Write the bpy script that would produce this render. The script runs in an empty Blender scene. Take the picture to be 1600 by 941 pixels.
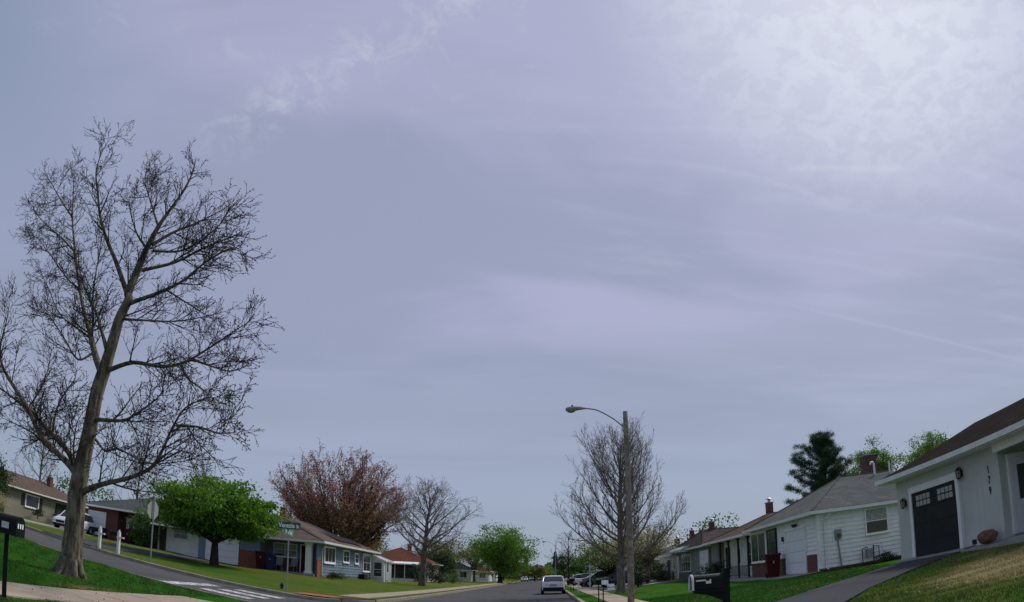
import bpy, math, random
import numpy as np
from mathutils import Vector, Matrix
R=math.radians
random.seed(7); np.random.seed(7)
sc=bpy.context.scene
COL=sc.collection
# ------------------------------------------------------------------ camera
cd=bpy.data.cameras.new('camera'); cam=bpy.data.objects.new('camera',cd); COL.objects.link(cam)
cam.location=(0,0,1.4); cam.rotation_euler=(R(90+23.36),0,R(2.79))
cd.type='PANO'; cd.sensor_width=36; cd.sensor_height=36*602/1024; cd.sensor_fit='HORIZONTAL'
cd.panorama_type='FISHEYE_EQUISOLID'; cd.fisheye_lens=36*1065/1600; cd.fisheye_fov=R(170)
cd.clip_start=.05; cd.clip_end=5000
sc.camera=cam
# ------------------------------------------------------------------ world, sun, exposure
SAZ,SEL=R(41),R(47)                      # sun to the right and ahead, behind thin cloud
SD=Vector((math.sin(SAZ)*math.cos(SEL),math.cos(SAZ)*math.cos(SEL),math.sin(SEL)))
w=bpy.data.worlds.new('World'); sc.world=w; w.use_nodes=True; wt=w.node_tree; wt.nodes.clear()
class G:
    """tiny node-graph helper"""
    def __init__(s,nt): s.nt=nt
    def n(s,t,ins=None,**kw):
        nd=s.nt.nodes.new(t)
        for k,v in kw.items(): setattr(nd,k,v)
        for k,v in (ins or {}).items():
            so=nd.inputs[k]
            if isinstance(v,bpy.types.NodeSocket): s.nt.links.new(v,so)
            else: so.default_value=v
        return nd
    def m(s,op,a,b=0.0,c=None,clamp=False):
        i={0:a,1:b}
        if c is not None: i[2]=c
        nd=s.n('ShaderNodeMath',i,operation=op); nd.use_clamp=clamp; return nd.outputs[0]
    def v(s,op,a,b=None):
        nd=s.n('ShaderNodeVectorMath',operation=op)
        for i,x in enumerate((a,b)):
            if x is None: continue
            if isinstance(x,bpy.types.NodeSocket): s.nt.links.new(x,nd.inputs[i])
            else: nd.inputs[i].default_value=x
        return nd.outputs['Value'] if op in('DOT_PRODUCT','LENGTH') else nd.outputs[0]
    def mix(s,f,a,b,bt='MIX'):
        nd=s.n('ShaderNodeMix',data_type='RGBA',blend_type=bt,clamp_factor=True)
        for i,x in((0,f),(6,a),(7,b)):
            if isinstance(x,bpy.types.NodeSocket): s.nt.links.new(x,nd.inputs[i])
            else: nd.inputs[i].default_value=x if i==0 else (*x,1)[:4]
        return nd.outputs[2]
    def ss(s,x,a,b):
        nd=s.n('ShaderNodeMapRange',{0:x,1:a,2:b},interpolation_type='SMOOTHSTEP'); return nd.outputs[0]
    def noise(s,vec,scale,detail=4,rough=.5,dist=0):
        return s.n('ShaderNodeTexNoise',{'Vector':vec,'Scale':scale,'Detail':detail,'Roughness':rough,'Distortion':dist}).outputs[0]
g=G(wt)
d=g.n('ShaderNodeTexCoord').outputs['Generated']
sep=g.n('ShaderNodeSeparateXYZ',{0:d})
den=g.m('ADD',g.m('MAXIMUM',sep.outputs[2],0),.14)
px=g.m('DIVIDE',sep.outputs[0],den); py=g.m('DIVIDE',sep.outputs[1],den)
def plane(sx,sy,rot=0,ox=0,oy=0):
    c,s_=math.cos(rot),math.sin(rot)
    a=g.m('ADD',g.m('MULTIPLY',px,c*sx),g.m('MULTIPLY',py,s_*sx)); b=g.m('ADD',g.m('MULTIPLY',px,-s_*sy),g.m('MULTIPLY',py,c*sy))
    return g.n('ShaderNodeCombineXYZ',{0:g.m('ADD',a,ox),1:g.m('ADD',b,oy),2:3.7}).outputs[0]
sky=g.n('ShaderNodeTexSky',sky_type='NISHITA',sun_disc=False,sun_elevation=SEL,sun_rotation=SAZ,air_density=1.2,dust_density=1.0)
skyc=g.v('SCALE',sky.outputs[0]); skyc.node.inputs['Scale'].default_value=.06
band=g.noise(plane(.55,1.5,.12),1.15,5,.5,.6)
soft=g.noise(plane(.5,.8,-.3,4,2),1.0,3,.5)
sund=g.v('DOT_PRODUCT',d,tuple(SD))
veil=g.mix(g.ss(band,.36,.62),(.300,.325,.462),(.388,.398,.565))
veil=g.mix(g.m('MULTIPLY',g.ss(soft,.42,.7),.45),veil,(.318,.345,.505))
veil=g.mix(g.ss(sep.outputs[2],.34,.02),veil,(.270,.332,.450))                      # bluer haze low down
wob=g.m('ADD',sep.outputs[2],g.m('MULTIPLY',g.m('SUBTRACT',soft,.5),.22))
lay=g.m('MULTIPLY',g.ss(wob,.16,.235),g.ss(wob,.36,.26))
veil=g.mix(g.m('MULTIPLY',lay,.5),veil,(.262,.300,.405))                           # a darker cloud layer above the horizon
away=g.m('MULTIPLY',g.ss(sund,.62,.25),g.ss(sep.outputs[2],.22,.62))
veil=g.mix(g.m('MULTIPLY',away,.75),veil,(.19,.262,.37))                          # thinner, bluer cloud away from the sun
streak=g.noise(plane(.5,3.0,.1,7,11),1.6,6,.55,1.0)
near=g.m('POWER',g.ss(sund,.90,1.0),1.3)
wh=g.m('MULTIPLY',g.m('ADD',g.m('MULTIPLY',near,.9),g.m('MULTIPLY',g.ss(streak,.48,.72),g.m('MULTIPLY',g.ss(sund,.74,.94),.24))),1.0,clamp=True)
cell=g.noise(plane(1,1,.5),17,5,.62,.4)
wh=g.m('MULTIPLY',wh,g.m('ADD',.72,g.m('MULTIPLY',g.ss(cell,.40,.58),.30)))
veil=g.mix(wh,veil,(.60,.65,.76))
def arc(a,b,wid,soft_ends=.05):
    """a streak of cloud along the arc between two directions"""
    a=Vector(a).normalized(); b=Vector(b).normalized(); nn=a.cross(b).normalized(); mid=(a+b).normalized()
    half=math.acos(max(-1,min(1,a.dot(b))))/2
    off=g.m('ABSOLUTE',g.v('DOT_PRODUCT',d,tuple(nn)))
    al=g.v('DOT_PRODUCT',d,tuple(mid))
    return g.m('MULTIPLY',g.ss(off,wid,0),g.ss(al,math.cos(half+soft_ends),math.cos(half*.6)))
def dirn(az,el): return (math.sin(R(az))*math.cos(R(el)),math.cos(R(az))*math.cos(R(el)),math.sin(R(el)))
fine=g.noise(plane(1,1,.9,2,1),13,7,.66,.7)
cir=g.m('MULTIPLY',arc(dirn(-30,36.5),dirn(-5,50),.065,.14),g.ss(fine,.42,.70))
veil=g.mix(g.m('MULTIPLY',cir,.5),veil,(.56,.60,.69))
wisp=g.m('MULTIPLY',g.ss(fine,.55,.75),g.m('MULTIPLY',g.ss(sep.outputs[2],.5,.7),.2))
veil=g.mix(wisp,veil,(.5,.55,.65))
con=arc(dirn(22,21.2),dirn(43,11.8),.0045,.02)
veil=g.mix(g.m('MULTIPLY',con,.09),veil,(.62,.66,.72))
w2=arc(dirn(25.5,32),dirn(36.6,29.4),.009,.03)
veil=g.mix(g.m('MULTIPLY',g.m('MULTIPLY',w2,fine),.5),veil,(.62,.65,.74))
tot=g.mix(.86,skyc,veil)
below=g.ss(sep.outputs[2],-.02,-.12)
tot=g.mix(below,tot,(.06,.07,.05))
bg=g.n('ShaderNodeBackground',{'Color':tot,'Strength':1.0})
g.n('ShaderNodeOutputWorld',{0:bg.outputs[0]})
sl=bpy.data.lights.new('sun','SUN'); sun=bpy.data.objects.new('sun',sl); COL.objects.link(sun)
sl.energy=2.3; sl.angle=R(11); sl.color=(1,.95,.88); sun.rotation_euler=SD.to_track_quat('Z','Y').to_euler()
vs=sc.view_settings; vs.view_transform='Standard'; vs.look='None'; vs.exposure=0.2; vs.gamma=1; vs.use_curve_mapping=False
sc.cycles.use_denoising=True; sc.cycles.max_bounces=6; sc.cycles.transparent_max_bounces=8

# ------------------------------------------------------------------ materials
MATS={}
def newmat(name):
    m=bpy.data.materials.new(name); m.use_nodes=True; nt=m.node_tree; nt.nodes.clear(); G_=G(nt)
    out=G_.n('ShaderNodeOutputMaterial'); b=G_.n('ShaderNodeBsdfPrincipled'); nt.links.new(b.outputs[0],out.inputs[0])
    MATS[name]=m; return m,G_,b
def pos(G_): return G_.n('ShaderNodeNewGeometry').outputs['Position']
def link(G_,a,b): G_.nt.links.new(a,b)
def bump(G_,b,h,dist,strength=1.0):
    n=G_.n('ShaderNodeBump',{'Height':h,'Distance':dist,'Strength':strength}); link(G_,n.outputs[0],b.inputs['Normal'])
def plain(name,c,rough=.7,var=.12,scale=3.0,metal=0,bmp=0,spec=None,coat=0):
    m,G_,b=newmat(name); P=pos(G_)
    n=G_.noise(P,scale,5,.6)
    c2=tuple(x*(1-var) for x in c); c3=tuple(min(1,x*(1+var)) for x in c)
    link(G_,G_.mix(G_.ss(n,.3,.7),c2,c3),b.inputs['Base Color'])
    b.inputs['Roughness'].default_value=rough; b.inputs['Metallic'].default_value=metal; b.inputs['Specular IOR Level'].default_value=(0 if rough>.8 else .10 if rough>.45 else .45) if spec is None else spec
    b.inputs['Coat Weight'].default_value=coat
    if bmp: bump(G_,b,G_.noise(P,scale*12,4),bmp)
    return m
def brick(name,c1,c2,mortar,sc_=1.0,bw=.21,bh=.07):
    m,G_,b=newmat(name); P=pos(G_); s=G_.n('ShaderNodeSeparateXYZ',{0:P})
    v=G_.n('ShaderNodeCombineXYZ',{0:G_.m('ADD',s.outputs[0],s.outputs[1]),1:s.outputs[2],2:0}).outputs[0]
    t=G_.n('ShaderNodeTexBrick',{'Vector':v,'Color1':(*c1,1),'Color2':(*c2,1),'Mortar':(*mortar,1),'Scale':1,'Mortar Size':.008,'Brick Width':bw,'Row Height':bh,'Bias':-.2})
    n=G_.noise(P,2.2,4)
    col=G_.mix(G_.m('MULTIPLY',n,.5),t.outputs[0],tuple(x*.6 for x in c2))
    link(G_,col,b.inputs['Base Color']); b.inputs['Roughness'].default_value=.88
    bump(G_,b,G_.m('SUBTRACT',1,t.outputs[1]),.006)
    return m
def shingle(name,c,var=.25):
    m,G_,b=newmat(name); P=pos(G_); s=G_.n('ShaderNodeSeparateXYZ',{0:P})
    v=G_.n('ShaderNodeCombineXYZ',{0:G_.m('ADD',s.outputs[0],s.outputs[1]),1:G_.m('MULTIPLY',s.outputs[2],2.6),2:0}).outputs[0]
    t=G_.n('ShaderNodeTexBrick',{'Vector':v,'Color1':(*[x*(1+var) for x in c],1),'Color2':(*[x*(1-var) for x in c],1),'Mortar':(*[x*.55 for x in c],1),'Scale':1,'Mortar Size':.006,'Brick Width':.3,'Row Height':.14})
    n=G_.noise(P,.7,5,.65); n2=G_.noise(P,60,2)
    col=G_.mix(G_.ss(n,.35,.7),t.outputs[0],tuple(x*.72 for x in c))
    col=G_.mix(G_.m('MULTIPLY',n2,.35),col,tuple(x*1.6 for x in c))
    link(G_,col,b.inputs['Base Color']); b.inputs['Roughness'].default_value=1; b.inputs['Specular IOR Level'].default_value=0
    bump(G_,b,G_.m('ADD',G_.m('SUBTRACT',1,t.outputs[1]),G_.m('MULTIPLY',n2,.6)),.008)
    return m
def bark(name,c1,c2,sc_=9):
    m,G_,b=newmat(name); P=pos(G_)
    st=G_.v('MULTIPLY',P,(1,1,.22)); n=G_.noise(st,sc_,6,.65,.4); n2=G_.noise(P,2.5,4)
    col=G_.mix(G_.ss(n,.36,.64),c1,c2); col=G_.mix(G_.m('MULTIPLY',G_.ss(n2,.55,.75),.5),col,tuple(x*1.5 for x in c2))
    link(G_,col,b.inputs['Base Color']); b.inputs['Roughness'].default_value=.95; b.inputs['Specular IOR Level'].default_value=.15
    bump(G_,b,n,.04,.8); return m
def leaf(name,c1,c2,trans=.35):
    m,G_,b=newmat(name); ge=G_.n('ShaderNodeNewGeometry'); rnd=ge.outputs['Random Per Island']
    n=G_.noise(ge.outputs['Position'],.9,3)
    col=G_.mix(rnd,c1,c2); col=G_.mix(G_.m('MULTIPLY',G_.ss(n,.4,.7),.4),col,tuple(x*1.35 for x in c2))
    link(G_,col,b.inputs['Base Color']); b.inputs['Roughness'].default_value=.6; b.inputs['Specular IOR Level'].default_value=.25
    tr=G_.n('ShaderNodeBsdfTranslucent',{'Color':G_.mix(.5,col,(c2[0]*1.3,c2[1]*1.3,c2[2]*.8))})
    mx=G_.n('ShaderNodeMixShader',{0:trans,1:b.outputs[0],2:tr.outputs[0]})
    out=[x for x in G_.nt.nodes if x.type=='OUTPUT_MATERIAL'][0]; link(G_,mx.outputs[0],out.inputs[0])
    return m
def glassy(name,c,rough=.06):
    m,G_,b=newmat(name); P=pos(G_); n=G_.noise(P,1.3,3)
    link(G_,G_.mix(G_.ss(n,.4,.65),tuple(x*.7 for x in c),tuple(x*1.3 for x in c)),b.inputs['Base Color'])
    b.inputs['Roughness'].default_value=rough; b.inputs['Specular IOR Level'].default_value=.6; return m

# grass: tone attribute (0 lush .. 1 dry), noise variation
m,G_,b=newmat('grass'); P=pos(G_); at=G_.n('ShaderNodeAttribute',attribute_name='tone').outputs['Fac']
n1=G_.noise(P,.35,5,.6); n2=G_.noise(P,2.2,5,.65); n3=G_.noise(P,38,3,.6)
dry=G_.m('ADD',at,G_.m('MULTIPLY',G_.m('SUBTRACT',n1,.5),.9)); dry=G_.m('ADD',dry,G_.m('MULTIPLY',G_.m('SUBTRACT',n2,.5),.55))
c=G_.mix(G_.ss(dry,.05,.45),(.040,.150,.018),(.128,.160,.036)); c=G_.mix(G_.ss(dry,.5,.85),c,(.42,.335,.17))
c=G_.mix(G_.m('MULTIPLY',G_.ss(n3,.3,.75),.5),c,(.028,.075,.012)); link(G_,c,b.inputs['Base Color'])
b.inputs['Roughness'].default_value=1; b.inputs['Specular IOR Level'].default_value=0
bump(G_,b,G_.m('ADD',n3,G_.m('MULTIPLY',n2,1.2)),.06)
m,G_,b=newmat('blade'); ge=G_.n('ShaderNodeNewGeometry'); at=G_.n('ShaderNodeAttribute',attribute_name='tone').outputs['Fac']
n1=G_.noise(ge.outputs['Position'],.35,5,.6); n2=G_.noise(ge.outputs['Position'],2.2,5,.65)
dry=G_.m('ADD',at,G_.m('MULTIPLY',G_.m('SUBTRACT',n1,.5),.9)); dry=G_.m('ADD',dry,G_.m('MULTIPLY',G_.m('SUBTRACT',n2,.5),.55))
c=G_.mix(G_.ss(dry,.05,.45),(.056,.205,.024),(.17,.212,.05)); c=G_.mix(G_.ss(dry,.5,.85),c,(.52,.42,.215))
c=G_.mix(G_.m('MULTIPLY',ge.outputs['Random Per Island'],.5),c,(.036,.095,.014)); link(G_,c,b.inputs['Base Color'])
b.inputs['Roughness'].default_value=.8; b.inputs['Specular IOR Level'].default_value=.15
def streaky(name,c):
    m,G_,b=newmat(name); P=pos(G_); n=G_.noise(P,1.1,5,.6); st=G_.noise(G_.v('MULTIPLY',P,(5,5,.35)),1.6,5,.6); s=G_.n('ShaderNodeSeparateXYZ',{0:P}); n3=G_.noise(P,45,4,.6)
    col=G_.mix(G_.ss(n,.3,.7),tuple(x*.92 for x in c),tuple(min(1,x*1.06) for x in c)); col=G_.mix(G_.m('MULTIPLY',G_.ss(st,.52,.75),.3),col,tuple(x*.68 for x in c))
    link(G_,col,b.inputs['Base Color']); b.inputs['Roughness'].default_value=.95; b.inputs['Specular IOR Level'].default_value=0; bump(G_,b,n3,.012)
# asphalt
def asphalt(name,c):
    m,G_,b=newmat(name); P=pos(G_); n1=G_.noise(P,.25,5,.6); n2=G_.noise(P,90,3,.7); n3=G_.noise(G_.v('MULTIPLY',P,(1.4,.12,1)),1.2,4)
    c_=G_.mix(G_.ss(n1,.35,.65),tuple(x*.85 for x in c),tuple(x*1.15 for x in c)); c_=G_.mix(G_.m('MULTIPLY',G_.ss(n3,.4,.7),.45),c_,tuple(x*1.25 for x in c))
    c_=G_.mix(G_.m('MULTIPLY',n2,.6),c_,tuple(x*.6 for x in c))
    vor=G_.n('ShaderNodeTexVoronoi',{'Vector':G_.v('ADD',P,(3,5,0)),'Scale':.16},feature='DISTANCE_TO_EDGE').outputs[0]
    wob=G_.m('ADD',vor,G_.m('MULTIPLY',G_.m('SUBTRACT',G_.noise(P,1.5,4),.5),.06))
    crack=G_.ss(G_.m('ABSOLUTE',wob),.006,.001); c_=G_.mix(G_.m('MULTIPLY',crack,.7),c_,tuple(x*.35 for x in c))
    link(G_,c_,b.inputs['Base Color']); b.inputs['Roughness'].default_value=1; b.inputs['Specular IOR Level'].default_value=0; bump(G_,b,n2,.006)
asphalt('asphalt',(.108,.108,.111)); asphalt('driveway_asphalt',(.088,.09,.095))
m,G_,b=newmat('paint_white'); P=pos(G_); n=G_.noise(P,6,6,.7); n2=G_.noise(P,60,3,.6)
link(G_,G_.mix(G_.ss(G_.m('ADD',n,G_.m('MULTIPLY',n2,.35)),.76,.63),(.13,.13,.135),(.64,.64,.62)),b.inputs['Base Color']); b.inputs['Roughness'].default_value=.9; b.inputs['Specular IOR Level'].default_value=0
plain('concrete',(.36,.30,.24),.9,.16,1.6,bmp=.004); plain('kerb',(.30,.28,.225),.9,.2,2.2,bmp=.006); plain('concrete_grey',(.30,.30,.29),.9,.15,1.6,bmp=.004)
plain('ramp_red',(.36,.14,.11),.85,.2,6); plain('drain_iron',(.10,.035,.025),.8,.3,6,bmp=.01)
plain('white_trim',(.80,.80,.79),.55,.05,2); streaky('white_siding',(.80,.81,.80)); plain('white_door',(.76,.77,.80),.5,.04,1.5)
streaky('stucco_grey',(.55,.57,.53)); plain('garage_dark',(.028,.03,.03),.6,.12,2); plain('blue_siding',(.17,.22,.285),.6,.07,1.5)
plain('green_grey_wall',(.24,.265,.245),.85,.08,1.5); plain('tan_wall',(.235,.225,.17),.85,.08,1.5); plain('cream_wall',(.64,.63,.57),.85,.06,1.5)
plain('foundation',(.16,.17,.16),.95,.2,3,bmp=.01); plain('gutter',(.68,.70,.68),.45,.08,2); plain('dark_trim',(.018,.02,.021),.5,.2,4)
plain('iron',(.015,.016,.017),.5,.2,8,spec=.4); plain('galvanised',(.33,.35,.35),.5,.15,4,metal=.55); plain('lamp_grey',(.30,.31,.32),.5,.1,6)
plain('pole_wood',(.25,.215,.175),.95,.35,5,bmp=.015); plain('mailbox_black',(.010,.013,.014),.5,.2,5); plain('mailbox_plate',(.45,.5,.46),.4,.1,9)
plain('sign_green',(.008,.105,.055),.4,.06,6); plain('sign_teal',(.10,.30,.25),.4,.1,6); plain('sign_white',(.92,.94,.92),.45,.04,6); plain('sign_back',(.36,.40,.37),.5,.08,3,metal=.3)
plain('red_door',(.07,.010,.012),.5,.1,3); plain('bin_maroon',(.062,.009,.012),.5,.12,4); plain('bin_blue',(.02,.035,.10),.5,.12,4); plain('curtain',(.40,.41,.38),.9,.2,6)
plain('awning',(.42,.46,.44),.6,.06,4); plain('solar',(.012,.013,.02),.25,.2,2,spec=.6); plain('meter_grey',(.26,.28,.28),.5,.1,5,metal=.3); plain('rock_red',(.23,.135,.085),.95,.35,9,bmp=.03)
plain('car_white',(.72,.74,.78),.28,.02,1,coat=.6); plain('car_black',(.012,.012,.015),.25,.1,1,coat=.6); plain('car_grey',(.075,.085,.11),.28,.05,1,coat=.6); plain('car_silver',(.50,.51,.53),.3,.03,1,coat=.6)
plain('tyre',(.014,.014,.014),.9,.2,9); plain('rim',(.40,.41,.42),.35,.05,5,metal=.7); plain('black_plastic',(.015,.016,.018),.6,.15,5); plain('tail_red',(.22,.012,.012),.2,.1,3); plain('head_lamp',(.5,.53,.56),.15,.1,3)
plain('chair_grey',(.30,.30,.30),.7,.1,3); plain('vent_white',(.7,.7,.68),.5,.04,3); plain('soil',(.06,.045,.03),.95,.35,4,bmp=.03)
glassy('glass',(.028,.034,.038)); glassy('glass_green',(.05,.075,.055),.08); glassy('car_glass',(.012,.014,.017),.05); glassy('glass_lamp',(.30,.27,.2),.2)
brick('brick_red',(.20,.060,.040),(.13,.035,.025),(.12,.09,.075)); brick('brick_orange',(.30,.095,.05),(.22,.065,.038),(.18,.11,.08)); brick('brick_brown',(.13,.06,.045),(.09,.035,.028),(.11,.09,.08)); brick('brick_tan',(.26,.21,.13),(.14,.10,.07),(.10,.085,.07),bw=.3,bh=.1)
shingle('roof_grey',(0.126,0.132,0.126)); shingle('roof_brown',(0.126,0.0936,0.0744)); shingle('roof_dark',(.032,.028,.025)); shingle('roof_purple',(0.0816,0.0696,0.0672)); shingle('roof_red',(0.15,0.066,0.0456)); shingle('roof_slate',(0.09,0.102,0.0984)); shingle('roof_tan',(0.138,0.102,0.084))
bark('bark_big',(.055,.048,.036),(.21,.185,.135),10); bark('bark_grey',(.055,.048,.043),(.16,.145,.13)); bark('bark_dark',(.018,.015,.012),(.05,.042,.034)); bark('bark_brown',(.09,.074,.062),(.24,.20,.17)); bark('twig_dark',(.034,.028,.022),(.075,.062,.048),4); bark('twig_brown',(.14,.112,.094),(.28,.23,.20),4); bark('twig_grey',(.10,.092,.086),(.19,.175,.165),4)
leaf('leaf_maple',(.038,.12,.012),(.14,.275,.03)); leaf('leaf_fresh',(.06,.13,.022),(.16,.27,.05)); leaf('leaf_red',(.22,.09,.082),(.42,.21,.18)); leaf('leaf_olive',(.075,.085,.02),(.17,.165,.04)); leaf('leaf_blossom',(.24,.22,.10),(.50,.47,.29)); leaf('leaf_bud',(.09,.075,.02),(.17,.14,.04)); leaf('leaf_dark',(.014,.036,.011),(.042,.08,.022),.15); leaf('needle',(.018,.05,.022),(.05,.10,.042),.15); leaf('leaf_mid',(.04,.10,.022),(.10,.18,.04)); leaf('bud',(.03,.024,.014),(.075,.06,.03),.1)

# ------------------------------------------------------------------ mesh helpers
class MB:
    def __init__(s): s.v=[]; s.f=[]
    def poly(s,pts): i=len(s.v); s.v+= [tuple(p) for p in pts]; s.f.append(tuple(range(i,i+len(pts)))); return s
    def box8(s,c):
        i=len(s.v); s.v+=[tuple(p) for p in c]
        s.f+=[(i+3,i+2,i+1,i),(i+4,i+5,i+6,i+7),(i,i+1,i+5,i+4),(i+1,i+2,i+6,i+5),(i+2,i+3,i+7,i+6),(i+3,i,i+4,i+7)]; return s
    def box(s,x0,x1,y0,y1,z0,z1):
        return s.box8([(x0,y0,z0),(x1,y0,z0),(x1,y1,z0),(x0,y1,z0),(x0,y0,z1),(x1,y0,z1),(x1,y1,z1),(x0,y1,z1)])
    def tube(s,pts,rads,n=6,cap=True):
        pts=[Vector(p) for p in pts]; i0=len(s.v); k=len(pts)
        if not hasattr(rads,'__len__'): rads=[rads]*k
        t=(pts[1]-pts[0]).normalized(); ref=Vector((0,0,1)) if abs(t.z)<.9 else Vector((1,0,0))
        u=t.cross(ref).normalized()
        for j,p in enumerate(pts):
            t=(pts[min(j+1,k-1)]-pts[max(j-1,0)])
            if t.length<1e-9: t=Vector((0,0,1))
            t.normalize(); u=(u-t*u.dot(t))
            if u.length<1e-6: u=t.orthogonal()
            u.normalize(); w_=t.cross(u); r=rads[j]
            for a in range(n):
                an=2*math.pi*a/n; q=p+(u*math.cos(an)+w_*math.sin(an))*r; s.v.append((q.x,q.y,q.z))
        for j in range(k-1):
            for a in range(n):
                b_=(a+1)%n; s.f.append((i0+j*n+a,i0+j*n+b_,i0+(j+1)*n+b_,i0+(j+1)*n+a))
        if cap and n>2:
            s.f.append(tuple(i0+a for a in range(n))[::-1]); s.f.append(tuple(i0+(k-1)*n+a for a in range(n)))
        return s
    def loft(s,rings,cap=True,closed=True):
        n=len(rings[0]); i0=len(s.v)
        for r in rings: s.v+=[tuple(p) for p in r]
        for j in range(len(rings)-1):
            for a in range(n if closed else n-1):
                b_=(a+1)%n; s.f.append((i0+j*n+a,i0+j*n+b_,i0+(j+1)*n+b_,i0+(j+1)*n+a))
        if cap:
            s.f.append(tuple(i0+a for a in range(n))[::-1]); j=len(rings)-1; s.f.append(tuple(i0+j*n+a for a in range(n)))
        return s
    def lathe(s,prof,cx=0,cy=0,n=16):
        return s.loft([[(cx+r*math.cos(2*math.pi*a/n),cy+r*math.sin(2*math.pi*a/n),z) for a in range(n)] for r,z in prof])
    def build(s,name,mat,parent=None,org=(0,0,0),smooth=False,kind=None):
        me=bpy.data.meshes.new(name); ox,oy,oz=org
        me.from_pydata([(x-ox,y-oy,z-oz) for x,y,z in s.v],[],s.f); me.materials.append(MATS[mat])
        if smooth: me.polygons.foreach_set('use_smooth',[True]*len(me.polygons))
        o=bpy.data.objects.new(name,me); COL.objects.link(o)
        if parent is not None: o.parent=parent
        if kind: o['kind']=kind
        return o
def tag(o,label,cat,group=None):
    o['label']=label; o['category']=cat
    if group: o['group']=group
    return o
def thing(name,label,cat,loc=(0,0,0),rz=0,group=None):
    o=bpy.data.objects.new(name,None); COL.objects.link(o); o.location=loc; o.rotation_euler=(0,0,rz); o.empty_display_size=.3
    return tag(o,label,cat,group)
def struct(o): o['kind']='structure'; return o
def kids(o): return [c for c in bpy.data.objects if c.parent==o]
def copy_tree(o,loc,rz,label=None,parent=None):
    c=o.copy(); COL.objects.link(c)
    if parent is None:
        c.location=loc; c.rotation_euler=(0,0,rz)
        if label: c['label']=label
    else: c.parent=parent
    for ch in kids(o): copy_tree(ch,None,None,None,c)
    return c
def sm(x,a,b):
    t=min(1,max(0,(x-a)/(b-a))); return t*t*(3-2*t)

# ------------------------------------------------------------------ terrain heights
CL,CR=-7.3,1.65          # kerb lines of the street
SN,SF=20.0,27.4          # near and far kerb of the side street
def rise(x):
    a=max(0,-x-9.0); a=a*a/(a+.8)
    return .067*a if a<18 else min(2.2,1.206+.02*(a-18))
def hL(x,y):
    f=1-.62*sm(y,62,105)
    return .13+rise(x)*f+.30*math.exp(-((x+17)/3.6)**2)*sm(y,33,44)*(1-sm(y,58,70))
def hS(x): return rise(x)
def kR(y):
    return float(np.interp(y,[-50,16,20,29,36,43,54,90],[.098,.090,.078,.066,.052,.050,.052,.045]))
def hR(x,y): return .13+max(0,min(x,12.2)-4.3)*kR(y)
def h(x,y): return hR(x,y) if x>-2 else hL(x,y)

# ------------------------------------------------------------------ ground, street, lawns
mb=MB(); xs=[-3000,-600,-160,160,600,3000]; ys=[-600,-60,340,900,3000]
for i in range(len(xs)-1):
    for j in range(len(ys)-1): mb.poly([(xs[i],ys[j],-.35),(xs[i+1],ys[j],-.35),(xs[i+1],ys[j+1],-.35),(xs[i],ys[j+1],-.35)])
struct(mb.build('ground','grass'))
def tone(x,y):
    if x<0:
        if y<SN+.1: return .02+.04*sm(-x,15,40)+.75*math.exp(-((x+10.15)/.35)**2-((y-12.7)/1.3)**2)+.5*math.exp(-((x+11.9)/.6)**2-((y-14.2)/.6)**2)
        t=.42
        t+=.12*sm(y,60,75)
        t-=.26*math.exp(-((x+18)/4)**2-((y-35)/4)**2)      # lusher under the maple
        return t
    t=.10+.05*sm(y,24,50)
    t+=.95*math.exp(-((x-9.3)/3.0)**2-((y-10.5)/3.4)**2)+.35*math.exp(-((x-11)/1.5)**2-((y-15.2)/1.5)**2)
    return t
def sheet(name,xf,yf,nu,nv,zf,mat,ton=True):
    """grid mapped by u,v in 0..1"""
    vs_=[];fs=[];tn=[]
    for i in range(nu+1):
        for j in range(nv+1):
            x=xf(i,j);y=yf(i,j); vs_.append((x,y,zf(x,y))); tn.append(tone(x,y))
    for i in range(nu):
        for j in range(nv):
            a=i*(nv+1)+j; fs.append((a,a+nv+1,a+nv+2,a+1))
    me=bpy.data.meshes.new(name); me.from_pydata(vs_,[],fs); me.materials.append(MATS[mat]); me.polygons.foreach_set('use_smooth',[True]*len(me.polygons))
    if ton:
        at=me.attributes.new('tone','FLOAT','POINT'); at.data.foreach_set('value',tn)
    o=bpy.data.objects.new(name,me); COL.objects.link(o); return struct(o)
RAD=3.0
def ynear(x): return SN if x<CL-RAD else SN-RAD+math.sqrt(max(0,RAD**2-(x-CL+RAD)**2))
def yfar(x): return SF if x<CL-RAD else SF+RAD-math.sqrt(max(0,RAD**2-(x-CL+RAD)**2))
xl=list(-np.concatenate([np.linspace(7.3,8,8),np.linspace(8.15,11,16),np.linspace(11.5,40,50),np.linspace(43,150,25)]))
def vv(n,a): return [(k/n)**a for k in range(n+1)]
V1=[1-q for q in vv(60,1.6)][::-1]
lum=lambda x,y:.018*math.sin(x*1.3+y*.7)+.015*math.sin(x*.6-y*1.1+2)
def bumpy(hf,x0,x1): return lambda x,y: hf(x,y)+lum(x,y)*sm(abs(x-x0),1.8,5)
sheet('lawn_near',lambda i,j:xl[i],lambda i,j:-40+(ynear(xl[i])+40)*V1[j],len(xl)-1,60,bumpy(hL,CL,0),'grass')
V2=vv(90,1.9)
sheet('lawn_far',lambda i,j:xl[i],lambda i,j:yfar(xl[i])+(330-yfar(xl[i]))*V2[j],len(xl)-1,90,lambda x,y:hL(x,y)+lum(x,y)*.7*sm(y,29,33)*sm(-x,10.5,13),'grass')
xr=list(np.concatenate([np.linspace(1.65,4.3,14),np.linspace(4.6,14,40),np.linspace(15,60,20),np.linspace(65,150,8)]))
yr=list(np.concatenate([np.linspace(-40,4,12),np.linspace(4.5,60,112),np.linspace(62,330,60)]))
sheet('lawn_right',lambda i,j:xr[i],lambda i,j:yr[j],len(xr)-1,len(yr)-1,bumpy(hR,CR,0),'grass')
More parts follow.
